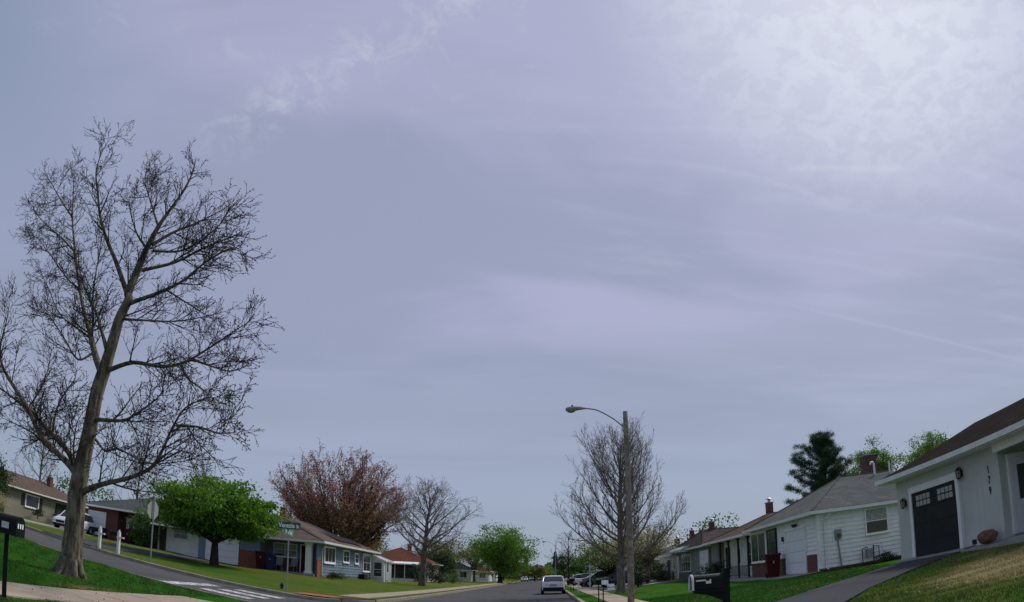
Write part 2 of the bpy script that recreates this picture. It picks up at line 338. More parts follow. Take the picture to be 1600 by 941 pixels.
# street surface
mb=MB(); yy=list(range(-40,331,10))
for a,b_ in zip(yy,yy[1:]): mb.poly([(CL,a,0),(CR,a,0),(CR,b_,0),(CL,b_,0)])
road=struct(mb.build('road','asphalt'))
xw=[CL+.001]+list(np.linspace(-7.6,-10.6,14))+list(np.linspace(-11,-150,120))
sheet('side_road',lambda i,j:xw[i],lambda i,j:(ynear(xw[i])+.05)+(yfar(xw[i])-ynear(xw[i])-.1)*j/6,len(xw)-1,6,lambda x,y:hS(x)+.004,'asphalt',False)
# kerbs
def kerb(name,path,hf,side,seg=2.4,wd=.16):
    mbk=MB(); P=[Vector((x,y,0)) for x,y in path]
    L=[];R_=[]
    for i,p in enumerate(P):
        t=(P[min(i+1,len(P)-1)]-P[max(i-1,0)]).normalized(); nrm=Vector((-t.y,t.x,0))*side
        L.append(p-nrm*.02); R_.append(p+nrm*wd)
    for i in range(len(P)-1):
        a,b_,c_,d_=L[i],L[i+1],R_[i+1],R_[i]
        g0=a+(b_-a)*.004; g1=d_+(c_-d_)*.004
        def z(p): return hf(p.x,p.y)
        mbk.box8([(g0.x,g0.y,z(a)-.3),(b_.x,b_.y,z(b_)-.3),(c_.x,c_.y,z(c_)-.3),(g1.x,g1.y,z(d_)-.3),(g0.x,g0.y,z(a)+.012),(b_.x,b_.y,z(b_)+.012),(c_.x,c_.y,z(c_)+.02),(g1.x,g1.y,z(d_)+.02)])
    return struct(mbk.build(name,'kerb'))
def arcpts(cx,cy,r,a0,a1,n=10): return [(cx+r*math.cos(R(a0+(a1-a0)*i/n)),cy+r*math.sin(R(a0+(a1-a0)*i/n))) for i in range(n+1)]
kerb('kerb_near',[(CL,y) for y in np.arange(-38,17,2.0)]+arcpts(CL-RAD,SN-RAD,RAD,0,90)+[(x,SN) for x in np.arange(-11.5,-100,-2.0)],hL,1)
kerb('kerb_far',[(x,SF) for x in np.arange(-100,-11,2.0)]+arcpts(CL-RAD,SF+RAD,RAD,-90,0)+[(CL,y) for y in np.arange(31,330,2.5)],hL,1)
kerb('kerb_right',[(CR,y) for y in np.arange(-38,330,2.5)],lambda x,y:.13,-1)
# sidewalks of separate slabs
def slabs(name,x0,x1,y0,y1,hf,step=1.52,share=True):
    root=bpy.data.objects.new(name,None); COL.objects.link(root); struct(root); first=None; y=y0
    while y<y1:
        if first is None:
            mb=MB(); z0=hf(x0,y0)+.028; z1=hf(x1,y0)+.028
            mb.box8([(x0,0,z0-.2),(x1,0,z1-.2),(x1,step-.018,z1-.2),(x0,step-.018,z0-.2),(x0,0,z0),(x1,0,z1),(x1,step-.018,z1),(x0,step-.018,z0)])
            o=first=mb.build('slab','concrete',root)
        else:
            o=first.copy(); COL.objects.link(o)
        o.location=(0,y,random.uniform(-.006,.006)); y+=step
    return root
slabs('sidewalk_near',-9.75,-8.15,-6,16.6,hL)
slabs('sidewalk_far',-9.75,-8.25,31.5,150,hL)
slabs('sidewalk_right',2.75,4.2,-4,9,hR); slabs('sidewalk_ahead',2.75,4.2,15.4,150,hR)
def drape(name,left,right,hf,mat,off=.03,sub=6):
    """surface between two matching edge polylines, laid on the terrain"""
    vs_=[];fs=[]; n=8
    def sample(pl):
        out=[]
        for a,b_ in zip(pl,pl[1:]):
            for k in range(sub): out.append((a[0]+(b_[0]-a[0])*k/sub,a[1]+(b_[1]-a[1])*k/sub))
        return out+[pl[-1]]
    A,B=sample(left),sample(right)
    for p,q in zip(A,B):
        for k in range(n+1):
            x=p[0]+(q[0]-p[0])*k/n; y=p[1]+(q[1]-p[1])*k/n; vs_.append((x,y,hf(x,y)+off))
        for pp in(p,q): vs_.append((pp[0],pp[1],hf(*pp)-.15))
    m_=n+3
    for i in range(len(A)-1):
        o=i*m_
        for k in range(n): fs.append((o+k,o+k+1,o+m_+k+1,o+m_+k))
        fs.append((o,o+m_,o+m_+n+1,o+n+1)); fs.append((o+n,o+n+2,o+m_+n+2,o+m_+n))
    me=bpy.data.meshes.new(name); me.from_pydata(vs_,[],fs); me.materials.append(MATS[mat]); o=bpy.data.objects.new(name,me); COL.objects.link(o); return struct(o)
hRl=lambda x,y:hR(x,y)+lum(x,y)*sm(abs(x-CR),1.8,5)*.0
def hRroad(x,y): return hR(x,y) if x>2.5 else max(.01,.13*(x-CR)/.85)
drape('driveway',[(1.66,9.9),(4.0,11.4),(5.7,12.9),(7.5,14.8),(9.6,16.2),(12.15,17.0)],[(1.66,14.8),(4.0,16.0),(5.95,17.4),(8.45,19.2),(10.6,20.3),(12.15,20.6)],hRroad,'driveway_asphalt',.045)
drape('driveway_ahead',[(1.66,58.8),(12,58.8)],[(1.66,64.2),(12,64.2)],hRroad,'concrete_grey',.045); drape('driveway_far',[(1.66,67),(12,67)],[(1.66,77),(12,77)],hRroad,'concrete_grey',.045)
drape('driveway_blue_house',[(-21.5,27.45),(-22.2,34),(-22.4,45.9)],[(-25.0,27.45),(-25.2,34),(-25.2,45.9)],hL,'driveway_asphalt',.05)
drape('driveway_brick_house',[(-34.9,27.45),(-34.9,46.9)],[(-42.5,27.45),(-42.9,50.8)],hL,'concrete_grey',.05)
drape('walk_white_house',[(11.0,29.0),(11.0,46.0)],[(12.15,28.6),(12.15,46.0)],hR,'concrete_grey',.05); drape('walk_grey_house',[(10.4,63.4),(4.2,52.2)],[(12.1,62.6),(4.2,51.1)],hR,'concrete_grey',.05)
drape('apron',[(11.75,16.7),(11.75,20.95)],[(12.25,16.7),(12.25,20.95)],hR,'concrete_grey',.085); drape('porch_walk',[(11.4,9),(11.6,16.7)],[(12.25,9),(12.25,16.7)],hR,'concrete_grey',.06)
# painted markings: stop bar and crosswalk bars across the side street
def mark(x0,x1,y0,y1,n=4):
    mb=MB()
    for k in range(n):
        a=x0+(x1-x0)*k/n; b_=x0+(x1-x0)*(k+1)/n
        mb.poly([(a,y0,hS(a)+.010),(b_,y0,hS(b_)+.010),(b_,y1,hS(b_)+.010),(a,y1,hS(a)+.010)])
    o=mb.build('crosswalk_bar','paint_white',road); return o
for y in (20.75,22.25,23.75,25.25): mark(-12.2,-10.2,y,y+.72)
o=mark(-13.45,-12.85,20.7,25.4); o.name='stop_line'
# red pad at the corner ramp, and storm drain
mb=MB(); mb.poly([(x,y,hL(x,y)+.045) for x,y in ((-10.6,27.7),(-9.0,28.45),(-8.9,29.7),(-10.6,29.3))]); struct(mb.build('ramp_pad','ramp_red'))
dr=thing('storm_drain','rusty red iron storm drain inlet set in the corner kerb','storm drain',(-8.0,29.6,.1))
mb=MB()
a0=Vector((-8.55,28.05,0)); a1=Vector((-7.42,29.75,0)); t=(a1-a0).normalized(); nn=Vector((t.y,-t.x,0))
def dbox(u0,u1,n0,n1,z0,z1):
    c=[a0+t*u+nn*n for u,n in((u0,n0),(u1,n0),(u1,n1),(u0,n1))]
    return [(p.x,p.y,z0) for p in c]+[(p.x,p.y,z1) for p in c]
mb.box8(dbox(0,2.0,-.32,.10,-.05,.185)); mb.build('cover','drain_iron',dr,(-8,29.6,.1))
mb=MB(); mb.box8(dbox(.2,1.8,.10,.112,.02,.13)); mb.build('opening','iron',dr,(-8,29.6,.1))

# ------------------------------------------------------------------ building parts
class Fr:
    """wall frame: o origin, u along the wall, n outward"""
    def __init__(s,o,u,n): s.o=Vector(o);s.u=Vector(u);s.n=Vector(n)
    def out(s,d): return Fr(s.o+s.n*d,s.u,s.n)
    def p(s,u,n,z): q=s.o+s.u*u+s.n*n; return (q.x,q.y,z)
    def box(s,mb,u0,u1,n0,n1,z0,z1): return mb.box8([s.p(u0,n0,z0),s.p(u1,n0,z0),s.p(u1,n1,z0),s.p(u0,n1,z0),s.p(u0,n0,z1),s.p(u1,n0,z1),s.p(u1,n1,z1),s.p(u0,n1,z1)])
FX=lambda X:Fr((X,0,0),(0,1,0),(-1,0,0))      # wall facing -X, u is world y
FE=lambda X:Fr((X,0,0),(0,1,0),(1,0,0))       # wall facing +X
FY=lambda Y:Fr((0,Y,0),(1,0,0),(0,-1,0))      # wall facing -Y, u is world x
class House:
    def __init__(s,name,label,loc,cat='house'): s.loc=loc; s.r=thing(name,label,cat,loc)
    def add(s,name,mb,mat,parent=None,smooth=False,kind=None): return mb.build(name,mat,parent or s.r,s.loc,smooth,kind)
    def wallbox(s,x0,x1,y0,y1,z0,z1,mat,name='wall'): return s.add(name,MB().box(x0,x1,y0,y1,z0,z1),mat)
    def siding(s,fr,u0,u1,z0,z1,mat,bh=.2):
        mb=MB(); z=z0; k=0
        while z<z1-.02:
            t=min(z+bh,z1); j=random.uniform(-.002,.002)
            mb.box8([fr.p(u0,.001,z),fr.p(u1,.001,z),fr.p(u1,.040+j,z),fr.p(u0,.040+j,z),fr.p(u0,.001,t),fr.p(u1,.001,t),fr.p(u1,.006,t),fr.p(u0,.006,t)]); z+=bh
        return s.add('siding',mb,mat,kind='stuff')
    def window(s,fr,u0,u1,z0,z1,cols=1,rows=2,mat='white_trim',fw=.07,glass='glass',blind=0,sill=True,out=.055,mull=.035):
        fr=fr.out(.042); bk=-.041; mb=MB(); fr.box(mb,u0-fw,u0,bk,out,z0-fw,z1+fw); fr.box(mb,u1,u1+fw,bk,out,z0-fw,z1+fw); fr.box(mb,u0,u1,bk,out,z1,z1+fw); fr.box(mb,u0,u1,bk,out,z0-fw,z0)
        w=s.add('window',mb,mat)
        dz=(z1-z0)/rows; du=(u1-u0)/cols
        for i in range(cols):
            for j in range(rows):
                m2=MB(); fr.box(m2,u0+du*i+.004,u0+du*(i+1)-.004,.03,.034,z0+dz*j+.004,z0+dz*(j+1)-.004); s.add('pane',m2,glass,w)
        for i in range(1,cols):
            m2=MB(); fr.box(m2,u0+du*i-mull/2,u0+du*i+mull/2,.035,out-.003,z0,z1); s.add('mullion',m2,mat,w)
        for j in range(1,rows):
            m2=MB(); fr.box(m2,u0,u1,.035,out-.006,z0+dz*j-mull/2,z0+dz*j+mull/2); s.add('rail',m2,mat,w)
        if blind:
            m2=MB(); zz=z1-(z1-z0)*blind; n=int((z1-zz)/.07)+1
            for k in range(n):
                za=zz+(z1-zz)*k/n; fr.box(m2,u0+.01,u1-.01,.0345,.0375,za,za+(z1-zz)/n*.8)
            s.add('blind',m2,'curtain',w,kind='stuff')
        if sill:
            m2=MB(); fr.box(m2,u0-fw-.04,u1+fw+.04,bk,out+.04,z0-fw-.04,z0-fw-.001); s.add('sill',m2,mat,w)
        return w
    def door(s,fr,u0,u1,z0,z1,mat='white_door',trim='white_trim',glass=None,fw=.09,side=1):
        fr=fr.out(.042); bk=-.041; mb=MB(); fr.box(mb,u0-fw,u0,bk,.05,z0,z1+fw); fr.box(mb,u1,u1+fw,bk,.05,z0,z1+fw); fr.box(mb,u0,u1,bk,.05,z1,z1+fw)
        f=s.add('door_frame',mb,trim)
        mb=MB(); fr.box(mb,u0+.003,u1-.003,.002,.03,z0,z1-.003)
        d_=s.add('door',mb,mat); w=u1-u0
        for (a,b_,c_,e) in ((.14,.45,.12,.40),(.55,.86,.12,.40),(.14,.45,.48,.90),(.55,.86,.48,.90)):
            if glass and c_>.4: continue
            m2=MB(); fr.box(m2,u0+w*a,u0+w*b_,.0305,.038,z0+(z1-z0)*c_,z0+(z1-z0)*e); s.add('panel',m2,mat,d_)
        if glass:
            m2=MB(); fr.box(m2,u0+w*.24,u0+w*.76,.0305,.036,z0+(z1-z0)*.44,z0+(z1-z0)*.9); s.add('pane',m2,glass,d_)
        m2=MB(); uu=u0+w*(.9 if side>0 else .1); q=fr.p(uu,.03,z0+.95); q2=fr.p(uu,.085,z0+.95); m2.tube([q,q2],[.02,.032],8); s.add('handle',m2,'galvanised',d_)
        return d_
    def garage(s,fr,u0,u1,z0,z1,mat,trim='white_trim',fw=.16,secs=4,lites=0,glass='glass',rec=.0):
        fr=fr.out(.042); bk=-.041; mb=MB(); fr.box(mb,u0-fw,u0,bk,.07,z0,z1+fw*1.25); fr.box(mb,u1,u1+fw,bk,.07,z0,z1+fw*1.25); fr.box(mb,u0,u1,bk,.07,z1,z1+fw*1.25); s.add('garage_frame',mb,trim)
        mb=MB(); fr.box(mb,u0+.002,u1-.002,.001,.008,z0,z1-.002); gd=s.add('garage_door',mb,'dark_trim')
        dz=(z1-z0)/secs
        for k in range(secs):
            m2=MB(); fr.box(m2,u0+.008,u1-.008,.009,.034,z0+dz*k+.006,z0+dz*(k+1)-.006)
            pn=s.add('section',m2,mat,gd)
            nb=4; du=(u1-u0)/nb
            if lites:
                continue
            for i in range(nb):
                m3=MB(); a,b_=u0+du*i+.09,u0+du*(i+1)-.09; fr.box(m3,a,b_,.0345,.041,z0+dz*k+.1,z0+dz*(k+1)-.1); s.add('raised_panel',m3,mat,gd)
        return gd
    def roof(s,polys,mat,eave,name='roof'):
        """polys: list of planes; given a little thickness below"""
        mb=MB()
        for p in polys:
            mb.poly(p)
        for p in polys: mb.poly([(x,y,z-.06) for x,y,z in reversed(p)])
        return s.add(name,mb,mat)
    def hip(s,x0,x1,y0,y1,ze,zr,axis,ins,mat,trim='gutter',gable=()):
        """hip roof; ridge along axis 'x' or 'y', ins=(inset at low end, inset at high end)"""
        if axis=='y':
            xm=(x0+x1)/2; A=(xm,y0+ins[0],zr); B=(xm,y1-ins[1],zr)
            P=[[(x0,y1,ze),(x0,y0,ze),A,B],[(x1,y0,ze),(x1,y1,ze),B,A],[(x0,y0,ze),(x1,y0,ze),A],[(x1,y1,ze),(x0,y1,ze),B]]
        else:
            ym=(y0+y1)/2; A=(x0+ins[0],ym,zr); B=(x1-ins[1],ym,zr)
            P=[[(x0,y0,ze),(x1,y0,ze),B,A],[(x1,y1,ze),(x0,y1,ze),A,B],[(x0,y1,ze),(x0,y0,ze),A],[(x1,y0,ze),(x1,y1,ze),B]]
        rf=s.roof(P,mat,ze)
        mb=MB(); t=.1
        for (a,b_,c_,d_) in ((x0-t,x1+t,y0-t,y0),(x0-t,x1+t,y1,y1+t),(x0-t,x0,y0,y1),(x1,x1+t,y0,y1)): mb.box(a,b_,c_,d_,ze-.17,ze-.02)
        s.add('gutter',mb,trim,rf)
        mb=MB(); mb.box(x0+.002,x1-.002,y0+.002,y1-.002,ze-.16,ze-.125); s.add('soffit',mb,trim,rf)
        # ridge cap
        mb=MB(); mb.tube([A,B],.07,6)
        for c_ in((x0,y0),(x0,y1)) if axis=='x' else ((x0,y0),(x1,y0)): mb.tube([(c_[0],c_[1],ze),A],.06,6)
        s.add('ridge_cap',mb,mat,rf)
        return rf
    def chimney(s,x,y,z0,z1,w=.6,d=.6,mat='brick_red',cap=True,parent=None):
        c=s.add('chimney',MB().box(x-w/2,x+w/2,y-d/2,y+d/2,z0,z1),mat,parent)
        m2=MB().box(x-w/2-.04,x+w/2+.04,y-d/2-.04,y+d/2+.04,z1,z1+.07); s.add('crown',m2,'concrete_grey',c if parent is None else parent)
        if cap:
            m2=MB(); m2.lathe([(.1,z1+.07),(.1,z1+.3)],x,y,8); m2.lathe([(.28,z1+.30),(.02,z1+.42)],x,y,10); s.add('flue',m2,'galvanised',c if parent is None else parent)
        return c
    def downspout(s,fr,u,z0,z1,n0=.16,off=.0,mat='gutter'):
        mb=MB(); mb.tube([fr.p(u,n0+.28,z1+.05),fr.p(u,n0+.18,z1-.12),fr.p(u+off,n0-.06,z1-.45),fr.p(u+off,n0-.06,z0+.12),fr.p(u+off,n0+.2,z0+.03)],.045,6); return s.add('downspout',mb,mat)
def lantern(H,fr,u,z):
    mb=MB(); q=fr.p(u,.14,z)
    mb.lathe([(.02,z+.19),(.05,z+.16),(.11,z+.11),(.11,z+.095)],q[0],q[1],8); mb.lathe([(.085,z-.13),(.03,z-.17)],q[0],q[1],8)
    for a in range(6): mb.tube([(q[0]+.095*math.cos(a*1.047),q[1]+.095*math.sin(a*1.047),z+.1),(q[0]+.08*math.cos(a*1.047),q[1]+.08*math.sin(a*1.047),z-.13)],.01,4)
    mb.tube([fr.p(u,0,z+.02),fr.p(u,.05,z+.2),fr.p(u,.14,z+.2)],.014,5); fr.box(mb,u-.05,u+.05,0,.02,z-.1,z+.1)
    l=H.add('wall_lantern',mb,'iron'); m2=MB(); m2.lathe([(.075,z-.12),(.085,z+.09)],q[0],q[1],8); H.add('lantern_glass',m2,'glass_lamp',l)
def text_obj(s_,size,mat,parent,M,name='lettering',bold=0,sx=1.0,ext=.002):
    cu=bpy.data.curves.new('t','FONT'); cu.body=s_; cu.size=size; cu.extrude=ext; cu.offset=bold; cu.align_x='CENTER'; cu.align_y='CENTER'
    to=bpy.data.objects.new('t',cu); me=bpy.data.meshes.new_from_object(to); bpy.data.objects.remove(to); bpy.data.curves.remove(cu)
    me.name=name; me.transform(M@Matrix.Diagonal((sx,1,1,1))); me.materials.clear(); me.materials.append(MATS[mat]); o=bpy.data.objects.new(name,me); COL.objects.link(o); o.parent=parent; return o

# ---- grey stucco house 179 (right edge)
H=House('stucco_house','pale grey stucco house with dark garage door and number 179','x' and (12.2,15,.8)); fz=.86
H.wallbox(12.2,21,15.2,21.4,-.2,3.62,'stucco_grey'); H.wallbox(14.0,21,4,15.19,-.2,3.62,'stucco_grey')
f=FX(12.2); gd=H.garage(f,17.42,20.22,.83,2.98,'garage_dark',fw=.17,lites=1)
for u0 in (17.62,19.02):                         # window lights with arched muntins
    for i in range(4):
        for j in range(2):
            mb=MB(); a=u0+.02+i*.235; f.box(mb,a,a+.19,.0765,.084,2.50+j*.2,2.66+j*.2); H.add('light_pane',mb,'curtain',gd)
lantern(H,f,17.12,3.10); lantern(H,f,20.78,2.72)
for k,cn in enumerate('179'):
    M=Matrix.Translation(Vector(f.p(15.72,.012,2.93-k*.30))-Vector(H.loc))@Matrix(((0,0,-1,0),(-1,0,0,0),(0,1,0,0),(0,0,0,1)))
    text_obj(cn,.30,'iron',H.r,M,'house_number',.004,.8,.008)
for u in (16.75,14.9):                             # little foundation vents
    mb=MB(); f.box(mb,u-.11,u+.11,0,.02,.93,1.07)
    if u>15.2: H.add('vent',mb,'dark_trim')
fr2=FY(15.2); H.door(fr2,12.62,13.55,.98,3.08,'white_door',glass='glass_green',fw=.12)
H.wallbox(12.0,14,9,15.18,.2,.93,'concrete_grey','porch_slab')
mb=MB(); mb.box(11.98,12.18,9.05,9.25,.93,3.4); H.add('porch_column',mb,'white_trim')
xe,xr_,ze,sl_=11.65,16.5,3.72,.35; zr=ze+(xr_-xe)*sl_
rf=H.roof([[(xe,21.75,ze),(xe,3.4,ze),(xr_,3.4,zr),(xr_,21.75,zr)],[(xr_,21.75,zr),(xr_,3.4,zr),(21.4,3.4,ze),(21.4,21.75,ze)]],'roof_dark',ze)
mb=MB(); mb.box(12.0,20.9,21.35,21.42,3.6,3.7); mb.poly([(12,21.405,3.6),(16.5,21.405,zr-.1),(21,21.405,3.6)]); H.add('gable',mb,'stucco_grey')
mb=MB(); mb.box(xe-.12,xe,3.4,21.8,ze-.16,ze-.01); H.add('gutter',mb,'gutter',rf)
mb=MB(); mb.box(xe,12.2,3.4,21.74,ze-.19,ze-.14); H.add('soffit',mb,'white_trim',rf); mb=MB(); mb.box(12.02,12.19,9.0,15.19,3.30,3.53); H.add('porch_beam',mb,'white_trim')
mb=MB(); mb.box8([(xe,21.75,ze-.18),(xr_,21.75,zr-.18),(xr_,21.79,zr-.18),(xe,21.79,ze-.18),(xe,21.75,ze-.005),(xr_,21.75,zr-.005),(xr_,21.79,zr-.005),(xe,21.79,ze-.005)]); H.add('rake_board',mb,'white_trim',rf)
# ---- white siding house with grey hip roof
H=House('white_ranch_house','white sided ranch house with grey hip roof and meter on side wall',(12.2,29.1,.6))
H.wallbox(12.2,23,29.1,39.6,-.2,3.36,'white_siding'); f=FX(12.2); s_=FY(29.1)
H.siding(f,29.1,34.6,.72,3.36,'white_siding'); H.siding(s_,12.2,23,.80,3.36,'white_siding'); m_=MB(); s_.box(m_,12.22,23,.001,.012,-.1,.79); H.add('foundation',m_,'foundation')
mb=MB(); f.box(mb,29.1,29.22,.002,.052,.7,3.36); s_.box(mb,12.16,12.3,.002,.052,.8,3.36); H.add('corner_board',mb,'white_trim')
H.garage(f,30.62,33.30,.66,2.86,'white_door','white_trim',fw=.1)
mb=MB(); f.box(mb,29.24,30.48,.028,.07,.5,1.5); H.add('brick_panel',mb,'brick_red'); mb=MB(); f.box(mb,33.44,34.6,.028,.07,.5,1.5); H.add('brick_panel',mb,'brick_tan')
H.window(s_,14.72,15.86,2.12,3.22,1,2,blind=.5)
H.window(f,34.95,36.35,1.75,3.15,1,2,glass='glass_green',mat='dark_trim'); H.window(f,36.75,39.4,1.55,3.15,2,1,glass='glass_green',fw=.09)
mb=MB(); f.box(mb,34.62,39.58,.003,.05,.4,1.42); H.add('brick_panel',mb,'brick_brown')
H.downspout(s_,12.75,.72,3.42,n0=.14,off=-.25)
H.hip(11.8,23.4,28.75,39.75,3.5,5.55,'x',(4.1,4.1),'roof_grey')
H.chimney(19.45,37.3,4.4,7.0,.75,.75,'brick_brown',cap=False)
mb=MB(); mb.tube([(18.0,33.9,5.4),(18.0,33.9,6.02),(17.93,33.9,6.12),(17.82,33.9,6.12),(17.76,33.9,6.0)],.06,7); H.add('vent_pipe',mb,'vent_white'); mb=MB(); mb.tube([(19.0,33.9,5.4),(19.0,33.9,6.1)],.05,7); H.add('vent_pipe',mb,'vent_white')
mb=MB(); mb.box(16.2,17.2,35.6,36.6,5.1,5.35); H.add('skylight',mb,'vent_white')
# electric meter, gas meter on its side wall
mb=MB(); s_.box(mb,13.02,13.34,.03,.14,2.06,2.52); mt=H.add('electric_meter',mb,'meter_grey'); m2=MB(); q=s_.p(13.2,.14,2.22); m2.tube([q,(q[0],q[1]-.12,q[2])],[.1,.09],12); H.add('dial',m2,'glass',mt); m2=MB(); m2.tube([s_.p(13.14,.09,2.07),s_.p(13.3,.09,.66)],.04,7); H.add('conduit',m2,'meter_grey',mt)
mb=MB(); s_.box(mb,14.55,14.85,.12,.3,1.02,1.4); gm=H.add('gas_meter',mb,'meter_grey'); m2=MB()
m2.tube([s_.p(14.35,.2,.75),s_.p(14.35,.2,1.42),s_.p(14.62,.2,1.5),s_.p(14.62,.2,1.38)],.025,6); m2.tube([s_.p(14.95,.2,.8),s_.p(14.95,.2,1.55)],.03,6); m2.tube([s_.p(14.95,.2,1.48),s_.p(15.25,.2,1.48),s_.p(15.25,.2,.95),s_.p(14.95,.2,.95)],.025,6); H.add('gas_pipe',m2,'iron',gm)
H.add('flood_light',MB().tube([f.p(31.9,.08,3.1),f.p(31.9,.22,3.06)],[.05,.09],8),'iron'); H.add('flood_light',MB().tube([f.p(31.6,.08,3.1),f.p(31.6,.22,3.04)],[.05,.09],8),'iron'); mb=MB(); f.box(mb,33.75,33.9,.02,.12,2.4,2.65); H.add('wall_lamp',mb,'iron')
# ---- brown roofed house with iron porch posts
H=House('brown_roof_house','low brown roofed house with dark porch posts and big picture window',(12.2,45,.5))
H.wallbox(12.75,23,39.9,50.4,-.2,3.2,'white_siding'); f=FX(12.75); H.siding(f,39.9,50.4,.7,3.2,'white_siding',.22)
H.wallbox(12.3,12.72,48.2,50.4,-.2,3.2,'green_grey_wall')
for y in (40.4,42.6,45.0,47.3):
    mb=MB(); mb.box(12.14,12.26,y-.06,y+.06,.5,3.22); mb.box(12.08,12.32,y-.12,y+.12,3.1,3.22); mb.box(12.1,12.3,y-.1,y+.1,.4,.56); H.add('porch_post',mb,'iron')
mb=MB(); y=40.5
for zz in (.75,1.35): mb.box(12.18,12.22,40.46,44.94,zz,zz+.04)
for k in range(28): mb.tube([(12.2,40.6+k*.16,.78),(12.2,40.6+k*.16,1.36)],.012,4)
H.add('railing',mb,'iron',kind='stuff')
H.wallbox(12.05,12.72,40.0,48.1,-.1,.62,'concrete_grey','porch_slab')
H.window(f,41.0,42.1,1.3,2.8,1,2); H.window(f,46.2,47.6,1.2,2.8,2,1,mat='white_trim'); H.door(f,43.6,44.6,.64,2.75,'white_door',glass='glass')
H.hip(11.8,23.4,39.98,50.75,3.36,4.85,'x',(3.6,4.1),'roof_brown','white_trim'); H.chimney(15.6,45.9,4.4,5.6,.44,.44,'brick_red')
# ---- grey house with white garage door and bay window awning
H=House('green_grey_house','grey green walled house with white garage door and awning over bay window',(12.2,57,.5))
H.wallbox(12.25,23,50.9,64.0,-.2,3.15,'green_grey_wall'); f=FX(12.25)
H.garage(f,51.0,53.6,.72,2.72,'white_door',fw=.12)
H.window(f,57.6,61.4,1.35,3.0,4,2,mat='white_trim'); mb=MB(); f.box(mb,57.3,61.8,.002,.25,.4,1.2); H.add('bay_base',mb,'foundation')
mb=MB(); n=10
mb.loft([[f.p(56.9,1.1*math.sin(R(90)*k/n)+.02,3.0+.55*math.cos(R(90)*k/n)) for k in range(n+1)]+[f.p(56.9,.02,3.0)],[f.p(62.2,1.1*math.sin(R(90)*k/n)+.02,3.0+.55*math.cos(R(90)*k/n)) for k in range(n+1)]+[f.p(62.2,.02,3.0)]]); H.add('awning',mb,'awning')
H.door(f,62.7,63.6,.65,2.7,'white_door')
H.hip(11.8,23.4,50.98,64.3,3.3,4.8,'x',(1.6,4.1),'roof_purple','gutter'); H.chimney(14.2,57.6,4.3,5.4,.42,.42,'brick_red')
# ---- white section with dark doorway, further on
H=House('white_cottage','white walled house with dark open doorway behind the round bush',(12.3,69,.5))
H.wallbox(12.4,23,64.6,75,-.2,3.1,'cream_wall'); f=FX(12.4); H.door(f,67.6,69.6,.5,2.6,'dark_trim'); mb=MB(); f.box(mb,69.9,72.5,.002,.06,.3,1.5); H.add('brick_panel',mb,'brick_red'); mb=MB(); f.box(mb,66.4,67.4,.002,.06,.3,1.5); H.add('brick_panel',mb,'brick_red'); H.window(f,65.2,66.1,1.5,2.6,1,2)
H.hip(11.9,23.4,64.4,75.3,3.15,4.9,'x',(3.6,4.1),'roof_slate','white_trim'); H.chimney(15,69.6,4.3,5.5,.42,.42,'brick_red')
H=House('grey_gable_house','grey walled house half hidden behind the bare street tree',(13,83,.5))
H.wallbox(12.4,23,77.5,88,-.2,3.0,'green_grey_wall'); f=FX(12.4); H.window(f,80,81.6,1.4,2.6,2,2); H.window(FY(77.5),14,15.4,1.4,2.6,2,2); H.hip(11.9,23.4,77.1,88.4,3.05,4.7,'x',(3.6,4.1),'roof_slate','white_trim'); H.chimney(16,83,4.2,5.4)
# distant houses on the right
for k,(y,rm,wm,lb) in enumerate(((96,'roof_tan','cream_wall','distant tan roofed house behind the parked dark cars'),(112,'roof_red','cream_wall','distant reddish roofed house above the parked white car'),(130,'roof_purple','tan_wall','distant purple grey roofed house near the far street lamp'))):
    H=House('distant_house',lb,(13,y,.5)); H.wallbox(12.4,23,y-5,y+5,-.2,3.0,wm); f=FX(12.4); H.window(f,y-3,y-1.4,1.4,2.6,2,1); H.window(FY(y-5),14,15.5,1.4,2.6,2,1); H.door(f,y+1,y+2,.5,2.6); H.hip(11.9,23.4,y-5.4,y+5.4,3.05,4.7,'x',(3.6,4.1),rm,'white_trim')

# ---- blue corner house
H=House('blue_corner_house','blue sided corner house with maroon door and white porch column',(-18,46,.9)); by=46.0; X1=-15.75
H.wallbox(-25.4,-20.2,by,57,.0,3.25,'blue_siding'); H.wallbox(-20.19,-16.9,by+1.1,57,.0,3.25,'blue_siding'); H.wallbox(-21,X1,by+1.11,61.2,-.1,3.25,'blue_siding')
f=FY(by); e=FE(X1); p_=FY(by+1.1)
H.siding(e,by+1.1,61.2,.95,3.2,'blue_siding',.22); H.siding(p_,-20.2,X1-1.0,2.05,3.2,'blue_siding',.22); H.siding(f,-21.85,-20.2,2.25,3.2,'blue_siding',.22)
mb=MB(); e.box(mb,by+1.2,61.2,.001,.012,.2,.94); H.add('foundation',mb,'foundation')
H.garage(f,-24.6,-22.0,1.05,3.0,'white_door',fw=.1)
mb=MB(); f.box(mb,-21.85,-20.2,.002,.07,.5,2.22); H.add('brick_panel',mb,'brick_orange'); mb=MB(); p_.box(mb,-20.19,-17.45,.002,.07,.6,2.02); H.add('brick_panel',mb,'brick_brown')
mb=MB(); e.box(mb,by+.02,by+1.12,-.12,0,.5,2.05); H.add('brick_pier',mb,'brick_orange'); mb=MB(); e.box(mb,by+.02,by+1.12,-.11,-.005,2.06,3.25); H.add('pier_siding',mb,'blue_siding')
H.wallbox(-20.18,-15.9,by-.25,by+1.08,.3,1.0,'concrete_grey','porch_slab')
H.window(p_,-19.5,-17.75,2.12,3.02,2,2,blind=.5); H.door(p_,-17.35,-16.55,1.03,3.02,'red_door')
